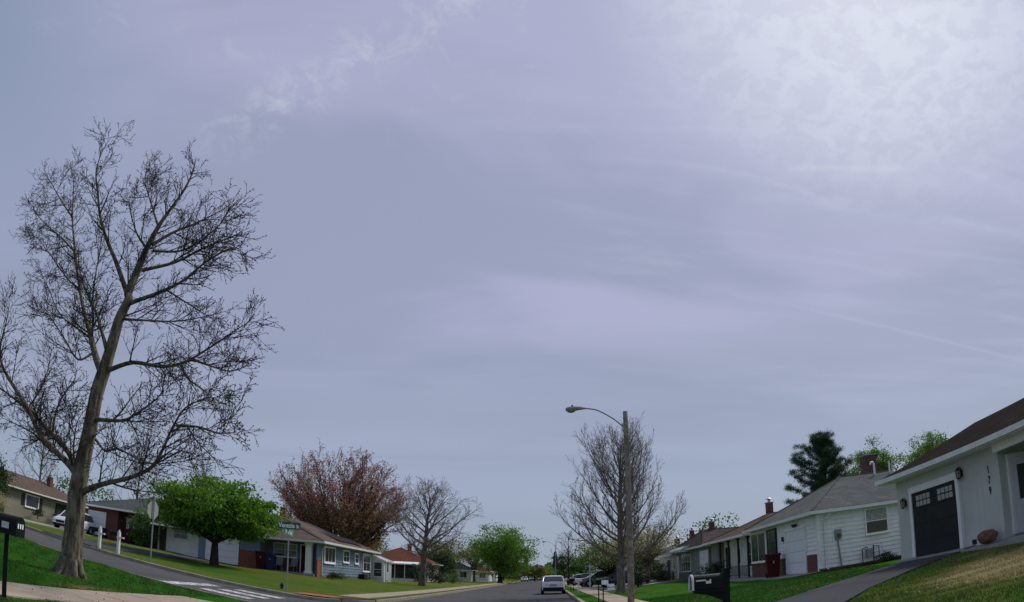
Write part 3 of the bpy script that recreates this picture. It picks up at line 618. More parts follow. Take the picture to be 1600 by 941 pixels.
mb=MB(); mb.box(-16.62,-16.2,by-.12,by+.3,1.0,3.24); mb.box(-16.68,-16.14,by-.18,by+.36,1.0,1.15); mb.box(-16.68,-16.14,by-.18,by+.36,3.1,3.24); H.add('porch_column',mb,'white_trim')
H.window(e,47.5,49.9,2.0,3.02,3,1,fw=.13); H.window(e,52.2,53.7,2.18,3.0,2,2,fw=.12); H.window(e,55.6,56.6,2.18,2.9,1,2,fw=.12); H.window(e,58.2,60.5,1.55,2.98,2,2,fw=.12)
H.downspout(e,46.95,.85,3.3,n0=.1); H.downspout(e,61.0,.75,3.3,n0=.1)
rf=H.hip(-29.5,-15.15,by-.5,56.5,3.42,5.35,'x',(5.0,4.6),'roof_tan'); H.hip(-25.98,-15.17,by-.47,62.2,3.40,5.33,'y',(5.05,5.2),'roof_tan')
H.chimney(-20.75,51.6,4.9,6.1,.42,.42,'brick_red',cap=False)
mb=MB(); mb.tube([(-22.0,51.2,5.1),(-22.0,51.2,5.9)],.05,6); H.add('vent_pipe',mb,'vent_white')
for k in range(6):                                  # dark solar panels on the street-side slope
    y0=51.3+k*1.25; sl2=(5.352-3.421)/5.43
    def zz(x): return 3.421+(-15.14-x)*sl2+.12
    for (xa,xb) in ((-17.15,-15.75),(-18.65,-17.2),(-20.1,-18.7)):
        if xa<-18.6 and k in(4,5): continue
        mb=MB(); mb.box8([(xa,y0,zz(xa)),(xb,y0,zz(xb)),(xb,y0+1.2,zz(xb)),(xa,y0+1.2,zz(xa)),(xa,y0,zz(xa)+.04),(xb,y0,zz(xb)+.04),(xb,y0+1.2,zz(xb)+.04),(xa,y0+1.2,zz(xa)+.04)]); H.add('solar_panel',mb,'solar')
mb=MB(); e.box(mb,56.9,58.0,.05,.55,.72,1.22); H.add('air_conditioner',mb,'dark_trim')
# white lean-to porch at its far end
S=House('white_lean_to','small white lean-to porch with glazed door beside the blue house',(-15.3,62,.7),'porch')
S.wallbox(-15.7,-14.6,61.5,64.6,.3,2.7,'white_trim'); S.door(FE(-14.6),62.2,63.2,.75,2.6,'white_trim',glass='glass'); mb=MB(); mb.box8([(-15.74,61.4,2.7),(-14.4,61.4,2.5),(-14.4,64.8,2.5),(-15.74,64.8,2.7),(-15.74,61.4,3.1),(-14.4,61.4,2.6),(-14.4,64.8,2.6),(-15.74,64.8,3.1)]); S.add('roof',mb,'white_trim')
S.window(FY(61.5),-15.5,-14.8,1.1,2.4,1,2,mat='white_trim')
# ---- brick and white house
H=House('brick_garage_house','brick house with white garage door and white sided wing',(-31,47,1.6)); by=47.0
H.wallbox(-37.4,-34.0,by,56,.6,4.05,'brick_red'); H.wallbox(-33.99,-29.6,by+1.0,56,.6,4.05,'brick_brown'); H.wallbox(-29.59,-24.9,by,56,.4,3.95,'white_siding')
f=FY(by); p_=FY(by+1.0); H.siding(f,-28.95,-24.9,1.45,3.95,'white_siding',.22); H.garage(f,-37.15,-35.35,1.66,3.55,'white_door',fw=.1)
H.door(p_,-33.6,-32.8,1.6,3.45,'white_door',glass='glass'); H.window(p_,-31.9,-30.2,2.3,3.4,2,1)
mb=MB(); f.box(mb,-29.58,-28.97,.002,.04,.9,3.9); H.add('dark_panel',mb,'brick_brown'); mb=MB(); f.box(mb,-29.75,-29.6,-.02,.05,.9,3.9); H.add('porch_post',mb,'white_trim')
H.window(f,-28.2,-27.0,2.5,3.3,2,2); H.window(f,-25.85,-25.3,2.45,3.0,1,2); mb=MB(); f.box(mb,-25.5,-24.95,.1,.6,1.0,2.1); H.add('air_conditioner',mb,'meter_grey')
H.hip(-37.9,-24.4,by-.45,56.5,4.16,5.75,'x',(4.2,3.8),'roof_slate','white_trim')
# ---- tan house at the far left
H=House('tan_corner_house','tan walled house with brown roof at the far left edge',(-55,60,2.4))
H.wallbox(-66,-55,53.5,70,1.5,4.85,'tan_wall'); e=FE(-55); H.window(e,57.0,59.2,3.3,4.5,1,1,fw=.14); mb=MB(); e.box(mb,56.2,56.8,.002,.04,3.25,4.55); H.add('shutter',mb,'iron'); mb=MB(); e.box(mb,59.4,60.0,.002,.04,3.25,4.55); H.add('shutter',mb,'iron')
H.door(e,66.4,67.5,2.5,4.6,'white_door'); H.window(e,62.6,64.6,3.2,4.4,2,1,mat='dark_trim'); H.window(FY(53.5),-60,-58.5,3.2,4.4,2,1)
H.hip(-66.5,-54.4,53.0,70.5,5.0,6.9,'y',(4.5,4.5),'roof_brown'); H.chimney(-59.5,66,6.2,7.7,.6,.6,'brick_red')
# ---- brown hip roofed house with screened porch
H=House('screened_porch_house','cream house with red brown hip roof and dark screened porch',(-22,107,.6))
H.wallbox(-29,-18.2,106,117,-.2,3.3,'cream_wall'); H.wallbox(-26,-19.8,103.6,105.99,-.2,.75,'white_trim','porch_base')
f=FY(103.6); 
for k in range(5): mb=MB(); f.box(mb,-25.98+k*1.54-.06,-25.98+k*1.54+.06,-.12,0,.76,3.0); H.add('porch_post',mb,'white_trim')
for k in range(4): mb=MB(); f.box(mb,-25.9+k*1.54,-24.52+k*1.54,-.08,-.05,.78,2.98); H.add('screen',mb,'glass',None)
mb=MB(); mb.box8([(-26.3,103.2,2.95),(-19.5,103.2,2.95),(-19.5,106,3.2),(-26.3,106,3.2),(-26.3,103.2,3.12),(-19.5,103.2,3.12),(-19.5,106,3.5),(-26.3,106,3.5)]); H.add('porch_roof',mb,'white_trim')
H.window(FE(-18.2),109,111,1.5,2.7,2,1); H.hip(-29.5,-17.6,105.5,117.5,3.35,5.9,'y',(5.2,5.2),'roof_red'); H.chimney(-22.5,113,5.2,6.6)
for (x,y,w_,rm,wm,nm,lb) in ((-17.6,150,4.6,'roof_slate','cream_wall','grey_roof_cottage','small pale cottage with grey roof left of the big green tree'),(-15.5,172,4.2,'roof_red','cream_wall','red_roof_cottage','far white cottage with dull red roof beside the green tree'),(-15.5,196,4.4,'roof_grey','white_siding','far_cottage','farthest pale cottage seen under the green tree crown'),(-36,150,6,'roof_brown','tan_wall','back_house','brown roofed house far behind the spreading bare tree')):
    H=House(nm,lb,(x,y,.4)); z0=hL(x+w_/2,y); H.wallbox(x-w_,x+w_*.4,y-4,y+6,-.2,z0+2.5,wm); f=FY(y-4); H.window(f,x-2.9,x-1.4,z0+.9,z0+2.1,2,1); H.window(f,x-.6,x+.9,z0+.9,z0+2.1,2,1); H.door(FE(x+w_*.4),y-2,y-1,z0+.1,z0+2.2); H.hip(x-w_-.4,x+w_*.4+.4,y-4.4,y+6.4,z0+2.6,z0+4.3,'y',(3,3),rm,'white_trim')

# ------------------------------------------------------------------ trees
UP=Vector((0,0,1))
def rnd_perp(t):
    a=Vector((random.gauss(0,1),random.gauss(0,1),random.gauss(0,1))); a-=t*a.dot(t)
    return a.normalized() if a.length>1e-4 else t.orthogonal().normalized()
def polyat(pts,s):
    """point, tangent at fraction s by index"""
    k=s*(len(pts)-1); i=min(int(k),len(pts)-2); f=k-i
    return pts[i].lerp(pts[i+1],f),(pts[i+1]-pts[i]).normalized(),i,f
def grow_line(p,dr,L,segs,up,wig,curl=0):
    pts=[p.copy()]; d_=dr.normalized(); st=L/segs
    for k in range(segs):
        d_=(d_+UP*up*st+Vector((random.gauss(0,wig),random.gauss(0,wig),random.gauss(0,wig)*.7))).normalized()
        p=p+d_*st; pts.append(p.copy())
    return pts
def smooth_path(P,n=4):
    """Catmull-Rom through points (x,y,z)"""
    P=[Vector(p) for p in P]; Q=[P[0]*2-P[1]]+P+[P[-1]*2-P[-2]]; out=[]
    for i in range(1,len(Q)-2):
        for k in range(n):
            t=k/n; a,b_,c_,d_=Q[i-1],Q[i],Q[i+1],Q[i+2]
            out.append(.5*((2*b_)+(c_-a)*t+(2*a-5*b_+4*c_-d_)*t*t+(3*b_-a-3*c_+d_)*t**3))
    out.append(P[-1]); return out
class Tree:
    """levels: list of dict(n=per metre, ang=(lo,hi), len=(lo,hi), up, wig, segs, sides, r)"""
    def __init__(s,levels,rmin=.006): s.big=MB(); s.tw=MB(); s.tips=[]; s.lv=levels; s.rmin=rmin; s.ends=[]
    def limb(s,pts,r0,r1,sides=8,tw=False,spawn=True,s0=.15,power=1.0):
        n=len(pts); rads=[r0+(r1-r0)*((i/(n-1))**power) for i in range(n)]
        (s.tw if tw else s.big).tube(pts,rads,sides,cap=False)
        if spawn: s.spawn(pts,rads,0,s0)
        return rads
    def spawn(s,pts,rads,lv,s0=.15):
        if lv>=len(s.lv):
            s.tips.append((pts[-1],(pts[-1]-pts[-2]).normalized())); return
        P=s.lv[lv]; L=sum((pts[i+1]-pts[i]).length for i in range(len(pts)-1)); n=P['n']*L*(1-s0); n=int(n)+(random.random()<n-int(n))
        for k in range(n):
            f=s0+(1-s0)*(k+random.random())/max(n,1); f=min(f,.995)
            p,t,i,fr=polyat(pts,f); r=rads[i]+(rads[i+1]-rads[i])*fr
            a=R(random.uniform(*P['ang'])); q=rnd_perp(t)
            if P.get('flat'): q=(q+UP*P['flat']); q-=t*q.dot(t); q.normalize()
            dr=t*math.cos(a)+q*math.sin(a)
            ln=random.uniform(*P['len'])*(1-P.get('taper',.45)*f)
            c_=grow_line(p,dr,ln,P['segs'],P['up'],P['wig'])
            cr=min(r*.62,P['r'])*random.uniform(.75,1.1); cr=max(cr,s.rmin)
            m_=len(c_); rd=[max(s.rmin,cr*(1-.75*j/(m_-1))) for j in range(m_)]
            (s.big if P.get('big') else s.tw).tube(c_,rd,P['sides'],cap=False)
            s.spawn(c_,rd,lv+1,P.get('s0',.12))
        # leader tip carries on
        if lv>0 or len(s.lv)==0: s.tips.append((pts[-1],(pts[-1]-pts[-2]).normalized()))
    def finish(s,name,label,loc,bark_,twig,group=None,cat='tree'):
        root=thing(name,label,cat,loc,0,group)
        s.big.build('trunk',bark_,root,loc,True)
        if s.tw.v: s.tw.build('twigs',twig,root,loc,False,'stuff')
        return root
def fastmesh(name,V,F4,mat,parent,org,kind='stuff',tone=None):
    """V (n,3) array, F4 (m,k) array"""
    V=np.asarray(V,dtype=np.float32)-np.array(org,dtype=np.float32); F4=np.asarray(F4,dtype=np.int32); k=F4.shape[1]
    me=bpy.data.meshes.new(name); me.vertices.add(len(V)); me.vertices.foreach_set('co',V.ravel()); me.loops.add(F4.size); me.loops.foreach_set('vertex_index',F4.ravel())
    me.polygons.add(len(F4)); me.polygons.foreach_set('loop_start',np.arange(0,F4.size,k,dtype=np.int32)); me.polygons.foreach_set('loop_total',np.full(len(F4),k,dtype=np.int32))
    if tone is not None:
        a=me.attributes.new('tone','FLOAT','POINT'); a.data.foreach_set('value',np.asarray(tone,dtype=np.float32))
    me.update(); me.validate(); me.materials.append(MATS[mat]); o=bpy.data.objects.new(name,me); COL.objects.link(o); o.parent=parent
    if kind: o['kind']=kind
    return o
def leaves(P,size,rng,asp=.62,droop=.2):
    """leaf-shaped quads (4 verts: stem, side, tip, side) at points P (n,3)"""
    n=len(P); P=np.asarray(P)
    dd=rng.normal(size=(n,3)); dd[:,2]-=droop; dd/=np.linalg.norm(dd,axis=1)[:,None]
    nn=rng.normal(size=(n,3)); nn[:,2]+=.6; s=np.cross(dd,nn); s/=np.linalg.norm(s,axis=1)[:,None]+1e-9
    L=size*rng.uniform(.6,1.35,(n,1)); W=L*asp*.5; up=np.cross(s,dd)
    a=P; b=P+dd*L*.5+s*W+up*L*.08; c=P+dd*L; e=P+dd*L*.5-s*W+up*L*.08
    V=np.stack([a,b,c,e],1).reshape(-1,3); F=np.arange(4*n).reshape(n,4); return V,F
def octs(P,r,rng):
    n=len(P); P=np.asarray(P); rr=r*rng.uniform(.6,1.4,(n,1,1)); B=np.array([[1,0,0],[0,1,0],[-1,0,0],[0,-1,0],[0,0,1.5],[0,0,-1.3]])
    V=(P[:,None,:]+B[None]*rr).reshape(-1,3); f=np.array([[0,1,4],[1,2,4],[2,3,4],[3,0,4],[1,0,5],[2,1,5],[3,2,5],[0,3,5]]); F=(np.arange(n)[:,None,None]*6+f[None]).reshape(-1,3); return V,F
RNG=np.random.default_rng(11)
def pts_on(mb,frac,jit):
    V=np.array(mb.v); k=RNG.random(len(V))<frac; V=V[k]; return V+RNG.normal(0,jit,V.shape)

BT={
'trunk':[(-11.92,14.35,0.27),(-11.89,14.36,0.81),(-11.88,14.37,1.97),(-11.87,14.39,2.84),(-11.75,14.42,4.05),(-11.7,14.45,5.22),(-11.58,14.48,6.0),(-11.49,14.51,6.8),(-11.44,14.54,7.43),(-11.29,14.58,7.95),(-11.38,14.62,8.2),(-11.28,14.66,8.84),(-11.15,14.71,9.63),(-10.93,14.75,10.38),(-10.63,14.8,11.07),(-10.43,14.85,11.57),(-10.32,14.9,12.18),(-10.37,14.95,13.2)],
'L1':[(-11.59,14.48,5.71),(-12.16,14.68,6.3),(-12.69,14.88,7.0),(-13.33,15.08,7.8),(-14.04,15.28,8.87),(-14.91,15.48,10.34),(-15.62,15.68,11.57),(-16.32,15.88,13.09),(-17.31,16.08,14.69)],
'L1b':[(-12.62,14.88,6.87),(-12.53,14.64,7.41),(-12.51,14.4,7.89),(-12.42,14.16,8.46),(-12.3,13.92,9.23),(-12.28,13.68,10.02)],
'L2':[(-11.68,14.51,6.5),(-11.9,14.36,6.99),(-12.19,14.21,7.55),(-12.69,14.06,8.2),(-13.14,13.91,8.89)],
'L3':[(-11.4,14.62,8.14),(-11.94,14.39,9.06),(-12.4,14.16,9.76),(-12.71,13.93,10.41),(-12.88,13.71,11.06),(-13.03,13.48,11.66),(-12.85,13.25,12.22),(-12.35,13.02,12.89)],
'L4':[(-10.96,14.75,10.35),(-11.79,15.15,11.45),(-12.63,15.55,12.62),(-13.02,15.95,14.04)],
'L5':[(-11.19,14.71,9.64),(-11.33,14.27,9.88),(-11.43,13.84,10.31),(-11.41,13.41,10.72)],
'R1':[(-10.99,14.71,9.72),(-10.57,15.08,10.3),(-10.09,15.46,10.78),(-9.67,15.83,11.31),(-9.03,16.21,12.07)],
'R2':[(-11.07,14.66,8.9),(-9.75,14.34,8.93),(-8.7,14.01,9.14),(-7.93,13.69,9.16),(-6.94,13.36,9.27)],
'R2b':[(-10.89,14.71,9.52),(-9.61,14.21,9.19),(-8.63,13.71,9.21),(-7.83,13.21,9.42),(-7.37,12.71,9.9)],
'R3':[(-11.19,14.58,7.87),(-10.0,14.22,7.99),(-9.04,13.86,8.14),(-8.24,13.5,8.45),(-7.34,13.14,8.61),(-6.54,12.78,8.12)],
'R4':[(-11.3,14.54,7.37),(-10.69,14.89,7.47),(-9.97,15.24,7.58),(-9.29,15.59,7.84),(-8.17,15.94,8.28)],
'R5':[(-11.44,14.48,5.89),(-10.52,14.33,6.07),(-9.42,14.18,5.93),(-8.64,14.03,6.03),(-7.88,13.88,6.36),(-7.17,13.73,6.73),(-6.5,13.58,7.06)],
'R5b':[(-8.53,14.03,6.11),(-7.78,13.63,5.83),(-6.98,13.23,5.56),(-6.2,12.83,5.51)],
'R6':[(-11.53,14.42,4.5),(-10.23,13.87,4.41),(-9.41,13.32,4.49),(-8.53,12.77,4.71),(-7.88,12.22,4.9)],
'R6b':[(-11.47,14.42,3.96),(-10.85,14.12,3.64),(-10.21,13.82,3.68),(-9.05,13.52,3.37),(-7.97,13.22,3.42),(-7.1,12.92,3.54)],
'R7':[(-11.67,14.39,2.55),(-11.17,14.28,2.72),(-10.74,14.17,2.83),(-9.87,14.06,3.05),(-9.2,13.95,3.34),(-8.86,13.84,3.76),(-8.57,13.73,4.31),(-8.21,13.62,4.76),(-7.7,13.51,4.95),(-6.98,13.39,5.04)],
'R7b':[(-8.45,13.73,4.35),(-7.59,13.26,4.25),(-6.77,12.79,4.04),(-5.85,12.33,4.02)],
'R7c':[(-8.75,14.03,5.92),(-8.3,13.69,5.5),(-7.66,13.36,5.16),(-7.21,13.03,4.83)],
'LL1':[(-11.87,14.39,2.8),(-12.15,14.22,3.18),(-13.2,14.05,3.79),(-13.83,13.88,4.52),(-15.0,13.71,5.51),(-15.21,13.54,6.08),(-15.02,13.37,6.85),(-14.93,13.19,7.82)],
'LL2':[(-11.88,14.39,2.92),(-12.65,14.63,3.62),(-13.73,14.86,4.13),(-14.82,15.09,4.68),(-16.08,15.33,5.13),(-17.6,15.56,5.69),(-18.59,15.79,6.46)],
'LL3':[(-12.81,14.05,3.97),(-12.57,13.8,4.46),(-12.17,13.55,4.87),(-11.65,13.3,5.21),(-11.35,13.05,5.69)],
'LL4':[(-11.97,14.39,3.0),(-11.85,13.99,3.44),(-11.56,13.59,3.87),(-11.18,13.19,4.17),(-10.52,12.79,4.57)],
'LL5':[(-13.82,13.88,4.46),(-13.79,14.18,5.04),(-13.82,14.48,5.88),(-14.22,14.78,6.69)],
'LL6':[(-12.73,14.88,6.96),(-13.71,15.13,7.42),(-14.73,15.38,7.94),(-15.78,15.63,8.94),(-16.87,15.88,9.87)],
'LL7':[(-11.93,14.39,2.91),(-12.5,14.33,3.28),(-13.19,14.27,3.61),(-13.82,14.21,3.92),(-14.65,14.15,4.11),(-15.66,14.09,4.33)],
'LL8':[(-12.31,14.68,6.42),(-12.41,14.18,6.06),(-12.6,13.68,6.42),(-13.02,13.18,6.95),(-13.52,12.68,7.11)],
'LL9':[(-14.7,15.48,10.03),(-15.83,15.63,10.78),(-16.94,15.78,11.43),(-18.07,15.93,12.2),(-18.87,16.08,13.16)],
'LL10':[(-15.62,15.68,11.57),(-16.76,15.94,12.5),(-17.99,16.21,13.58),(-18.74,16.48,14.12)],
'LL11':[(-14.01,15.28,8.7),(-15.12,15.78,9.32),(-16.75,16.28,10.47),(-18.39,16.78,11.58),(-19.88,17.28,12.04)],
}

T=Tree([dict(n=2.5,ang=(28,60),len=(.8,1.9),up=.16,wig=.05,segs=7,sides=5,r=.028,taper=.66,flat=.15,s0=.08),
        dict(n=6.2,ang=(28,58),len=(.35,.95),up=.26,wig=.06,segs=5,sides=4,r=.016,taper=.42,flat=.12,s0=.06),
        dict(n=6.8,ang=(26,52),len=(.16,.5),up=.34,wig=.075,segs=3,sides=3,r=.0085,taper=.3),
        dict(n=4.6,ang=(26,55),len=(.07,.22),up=.25,wig=.1,segs=2,sides=3,r=.0065)],rmin=.0056)
for k,P in BT.items():
    P=[Vector(p) for p in P]
    if k!='trunk': P[-1]=P[-2].lerp(P[-1],.6)
    pts=smooth_path(P,4); n=len(pts)
    if k=='trunk':
        P[-1]=P[-2].lerp(P[-1],.5); pts=smooth_path(P,9)
        rads=[]
        for p in pts:
            z=p.z; r=float(np.interp(z,[.2,.5,.9,1.6,2.9,4,6,8,9.6,11,13.2],[.46,.35,.29,.255,.24,.212,.172,.13,.088,.046,.008])); rads.append(r)
        pts[0].z-=.25
        nn_=30; i0=len(T.big.v); T.big.tube(pts,rads,nn_,cap=False); q_=int(len(pts)*.4)
        for j_,p in enumerate(pts):                       # furrows, knots and swellings in the bark
            for a_ in range(nn_):
                v_=Vector(T.big.v[i0+j_*nn_+a_]); an=2*math.pi*a_/nn_
                dd_=(v_-p); f_=1+.045*math.sin(an*7+p.z*1.3+math.sin(p.z*2.1))+.035*math.sin(an*13-p.z*2.2)+.05*math.sin(an*2+p.z*1.7)+random.gauss(0,.012)+.09*max(0,1.0-abs(p.z-1.0))*math.sin(an*5+1)
                v_=p+dd_*f_; T.big.v[i0+j_*nn_+a_]=tuple(v_)
        T.spawn(pts[q_:],rads[q_:],0,.1); T.spawn(pts[q_+20:],rads[q_+20:],1,.1)
        continue
    Ls=sum((pts[i+1]-pts[i]).length for i in range(n-1))
    r0={'L1':.155,'L3':.10,'LL1':.15,'LL2':.14,'R7':.115,'R5':.088,'R3':.082,'L2':.085,'L1b':.06,'LL7':.08,'R2':.07,'R1':.07,'R6':.075}.get(k,.05)
    r0*=.86; rd_=T.limb(pts,r0,.006,9,s0=.10,power=.7); T.spawn(pts,rd_,1,.22)
# root flare
for a in range(7):
    an=a*.9+random.random()*.4; b0=Vector((-11.91,14.35,.95)); q=Vector((math.cos(an),math.sin(an),0))
    T.big.tube([b0+q*.12,b0+q*.27-UP*.35,b0+q*.40-UP*.58,b0+q*.62-UP*.76],[.10,.13,.10,.03],7,cap=False)
root=T.finish('bare_shade_tree','tall bare budding tree with pale flared trunk on the near left lawn',(-11.9,14.35,.27),'bark_big','twig_dark')
tp=np.array([tuple(p) for p,t in T.tips]); V,F=octs(np.concatenate([tp,pts_on(T.tw,.05,.012)]),.012,RNG); fastmesh('buds',V,F,'bud',root,(-11.9,14.35,.27))

def shoot_tree(name,label,loc,height,r0,habit,bark_,twig,levels,rmin,lean=(0,0),group=None,top=.96,seed=1,sides=9,trunk_up=True):
    """excurrent tree: central trunk with limbs; habit(f)->(length, angle from vertical, upturn)"""
    random.seed(seed); T=Tree(levels,rmin); b0=Vector(loc)
    n=14; pts=[b0+Vector((lean[0]*(k/n)**1.5+random.gauss(0,.03),lean[1]*(k/n)**1.5+random.gauss(0,.03),height*k/n)) for k in range(n+1)]; pts[0]=b0-UP*.2
    rads=[max(.012,r0*(1-(k/n)*.97)**.8*(1.35 if k==0 else 1)) for k in range(n+1)]
    T.big.tube(pts,rads,12,cap=False); T.spawn(pts[11:],rads[11:],0,.0)
    H_=habit; f=H_['start']; az=random.random()*6
    while f<top:
        L,ang,up=H_['fn'](f); az+=2.4+random.gauss(0,.35); L*=random.uniform(.82,1.12)
        p,t,i,fr=polyat(pts,f); dr=Vector((math.cos(az)*math.sin(ang),math.sin(az)*math.sin(ang),math.cos(ang)))
        r=(rads[i])*H_.get('ratio',.5)*random.uniform(.8,1.1)
        c_=grow_line(p,dr,L,10,up,H_.get('wig',.05)); T.limb(c_,r,.012,H_.get('sides',6),s0=H_.get('s0',.12))
        f+=H_['step']*random.uniform(.6,1.4)
    return T,T.finish(name,label,loc,bark_,twig,group)
# right street tree: upswept bare limbs
lv=[dict(n=3.3,ang=(22,50),len=(.8,1.9),up=.62,wig=.07,segs=5,sides=4,r=.03,taper=.35,flat=.5,s0=.1),dict(n=4.6,ang=(20,42),len=(.4,1.1),up=.55,wig=.08,segs=3,sides=3,r=.016),dict(n=3.4,ang=(20,42),len=(.25,.6),up=.4,wig=.08,segs=2,sides=3,r=.011)]
def fnR(f):
    L=float(np.interp(f,[.2,.35,.6,.8,1],[5.4,5.2,4.6,3.1,1.3])); ang=R(float(np.interp(f,[.2,.4,.7,1],[78,62,42,22]))); return L,ang,.20
T,root=shoot_tree('upswept_street_tree','upswept bare tree on the right verge behind the wooden lamp pole',(4.9,45.5,.15),10.0,.29,dict(start=.18,step=.0165,fn=fnR,ratio=.38,wig=.06),'bark_brown','twig_brown',lv,.0075,seed=5,lean=(.2,0),top=.88)
tp=np.array([tuple(p) for p,t in T.tips]); low=tp[RNG.random(len(tp))<.35]; V,F=leaves(low+RNG.normal(0,.05,low.shape),.07,RNG); fastmesh('young_leaves',V,F,'leaf_bud',root,(4.95,45.5,.15))
# spreading bare tree on the far-left verge
def fnB(f):
    L=float(np.interp(f,[.25,.4,.65,.85,1],[5.8,6.2,4.6,2.8,1.0])); ang=R(float(np.interp(f,[.25,.45,.7,1],[74,62,48,22]))); return L,ang,.06
lv=[dict(n=3.0,ang=(30,62),len=(.9,2.2),up=.08,wig=.12,segs=5,sides=4,r=.035,taper=.35,s0=.1),dict(n=4.2,ang=(28,55),len=(.4,1.0),up=.2,wig=.14,segs=3,sides=3,r=.02),dict(n=3.0,ang=(25,50),len=(.25,.6),up=.1,wig=.12,segs=2,sides=3,r=.014)]
zb=hL(-12.2,68); T,root=shoot_tree('spreading_bare_tree','spreading bare tree with grey trunk on the verge past the blue house',(-12.2,68,zb),9.4,.36,dict(start=.3,step=.026,fn=fnB,ratio=.46,wig=.06),'bark_grey','twig_brown',lv,.011,seed=14,lean=(.7,0))
# small bare tree far along the right side
lv2=[dict(n=2.0,ang=(30,60),len=(.7,1.8),up=.2,wig=.1,segs=4,sides=3,r=.035,taper=.35),dict(n=2.2,ang=(28,55),len=(.3,.9),up=.2,wig=.1,segs=2,sides=3,r=.022)]
def fnS(f): return float(np.interp(f,[.25,.5,1],[3.6,3.0,.8])),R(float(np.interp(f,[.25,1],[62,25]))),.08
shoot_tree('young_bare_tree','thin bare tree beside the second street lamp',(3.0,92,.15),7.0,.17,dict(start=.28,step=.05,fn=fnS,ratio=.5),'bark_dark','twig_dark',lv2,.016,seed=3)
# background bare trees on the left
for (x,y,hh,sd,lb) in ((-52,76,13,21,'pale bare tree rising behind the brick house'),(-44,80,12,22,'thin bare tree behind the brick house, right of the big trunk'),(-67,72,14,23,'bare tree behind the tan house at the far left edge'),(-39,100,12,24,'small bare tree above the slate roof behind the maple'),(-33,120,12,25,'bare grey tree behind the screened porch house')):
    def fnG(f,hh=hh): return float(np.interp(f,[.2,.5,1],[.38,.33,.1]))*hh,R(float(np.interp(f,[.2,1],[58,20]))),.09
    shoot_tree('background_bare_tree',lb,(x,y,hL(x,y)),hh,.24,dict(start=.2,step=.05,fn=fnG,ratio=.5),'bark_grey','twig_grey',[dict(n=2.4,ang=(25,55),len=(1.0,2.6),up=.2,wig=.1,segs=4,sides=3,r=.04,taper=.35),dict(n=2.6,ang=(25,50),len=(.5,1.3),up=.25,wig=.1,segs=3,sides=3,r=.026),dict(n=1.6,ang=(25,50),len=(.3,.7),up=.2,wig=.1,segs=2,sides=3,r=.018)],.016,seed=sd)

def crown_points(n,c,rad,rng,clumps=60,shell=.55,spread=.22,flat=0):
    """points in leafy clumps filling an uneven ellipsoid"""
    u=rng.normal(size=(clumps,3)); u/=np.linalg.norm(u,axis=1)[:,None]; rr=(shell+(1-shell)*rng.random((clumps,1)))*rng.uniform(.74,1.14,(clumps,1)); C=u*rr
    if flat: C[:,2]=np.where(C[:,2]<-flat,-flat+rng.normal(0,.06,clumps),C[:,2])
    k=rng.integers(0,clumps,n); sz=rng.uniform(.55,1.35,clumps)[k][:,None]
    P=C[k]+rng.normal(size=(n,3))*spread*sz*np.array([1,1,.7]); return P*np.array(rad)+np.array(c),C*np.array(rad)+np.array(c)
def leafy(name,label,loc,trunk_h,r0,c,rad,n,size,lm,bark_,seed,clumps=60,shell=.5,spread=.2,group=None,stems=1,flat=0,limbs=26,asp=.62,extra=None,cat='tree'):
    random.seed(seed); rng=np.random.default_rng(seed); T=Tree([dict(n=.9,ang=(25,55),len=(.5,1.4),up=.15,wig=.1,segs=3,sides=3,r=.03)],.012); b0=Vector(loc)
    P,C=crown_points(n,c,rad,rng,clumps,shell,spread,flat)
    tops=[]
    for k in range(stems):
        off=Vector((random.uniform(-.5,.5),random.uniform(-.5,.5),0))*(0 if stems==1 else 1)
        e=b0+off*1.6+UP*trunk_h; pts=smooth_path([b0+off-UP*.2,b0+off*1.2+UP*trunk_h*.5,e],4); m_=len(pts); rd=[r0*(1.4-.75*(i/(m_-1))**.6) for i in range(m_)]; T.big.tube(pts,rd,10,cap=False); tops.append((e,pts))
    for k in rng.choice(len(C),min(limbs,len(C)),replace=False):
        e,tp_=tops[k%stems]; q=Vector(C[k]); s0=tp_[-1-random.randint(0,2)]; mid=s0.lerp(q,.5)+UP*(q-s0).length*random.uniform(-.02,.14)+Vector((random.gauss(0,.15),random.gauss(0,.15),0))
        pts=smooth_path([s0,mid,q],5); T.limb(pts,r0*.42,.016,6,s0=.3)
    root=T.finish(name,label,loc,bark_,'twig_dark',group,cat)
    V,F=leaves(P,size,rng,asp); fastmesh('crown',V,F,lm,root,loc)
    if extra:
        P2,_=crown_points(extra[0],c,rad,rng,clumps,shell,spread,flat); V,F=leaves(P2,extra[1],rng,asp); fastmesh('blossom' if 'bloss' in extra[2] else 'inner_leaves',V,F,extra[2],root,loc)
    return root
# maple at the corner
leafy('green_maple','dense round green maple on the lawn of the blue corner house',(-19.9,38.2,hL(-19.9,38.2)),1.9,.27,(-20.3,38.4,4.35),(4.0,3.9,2.05),36000,.19,'leaf_maple','bark_dark',31,170,.45,.12,flat=.55,limbs=40,asp=.8)
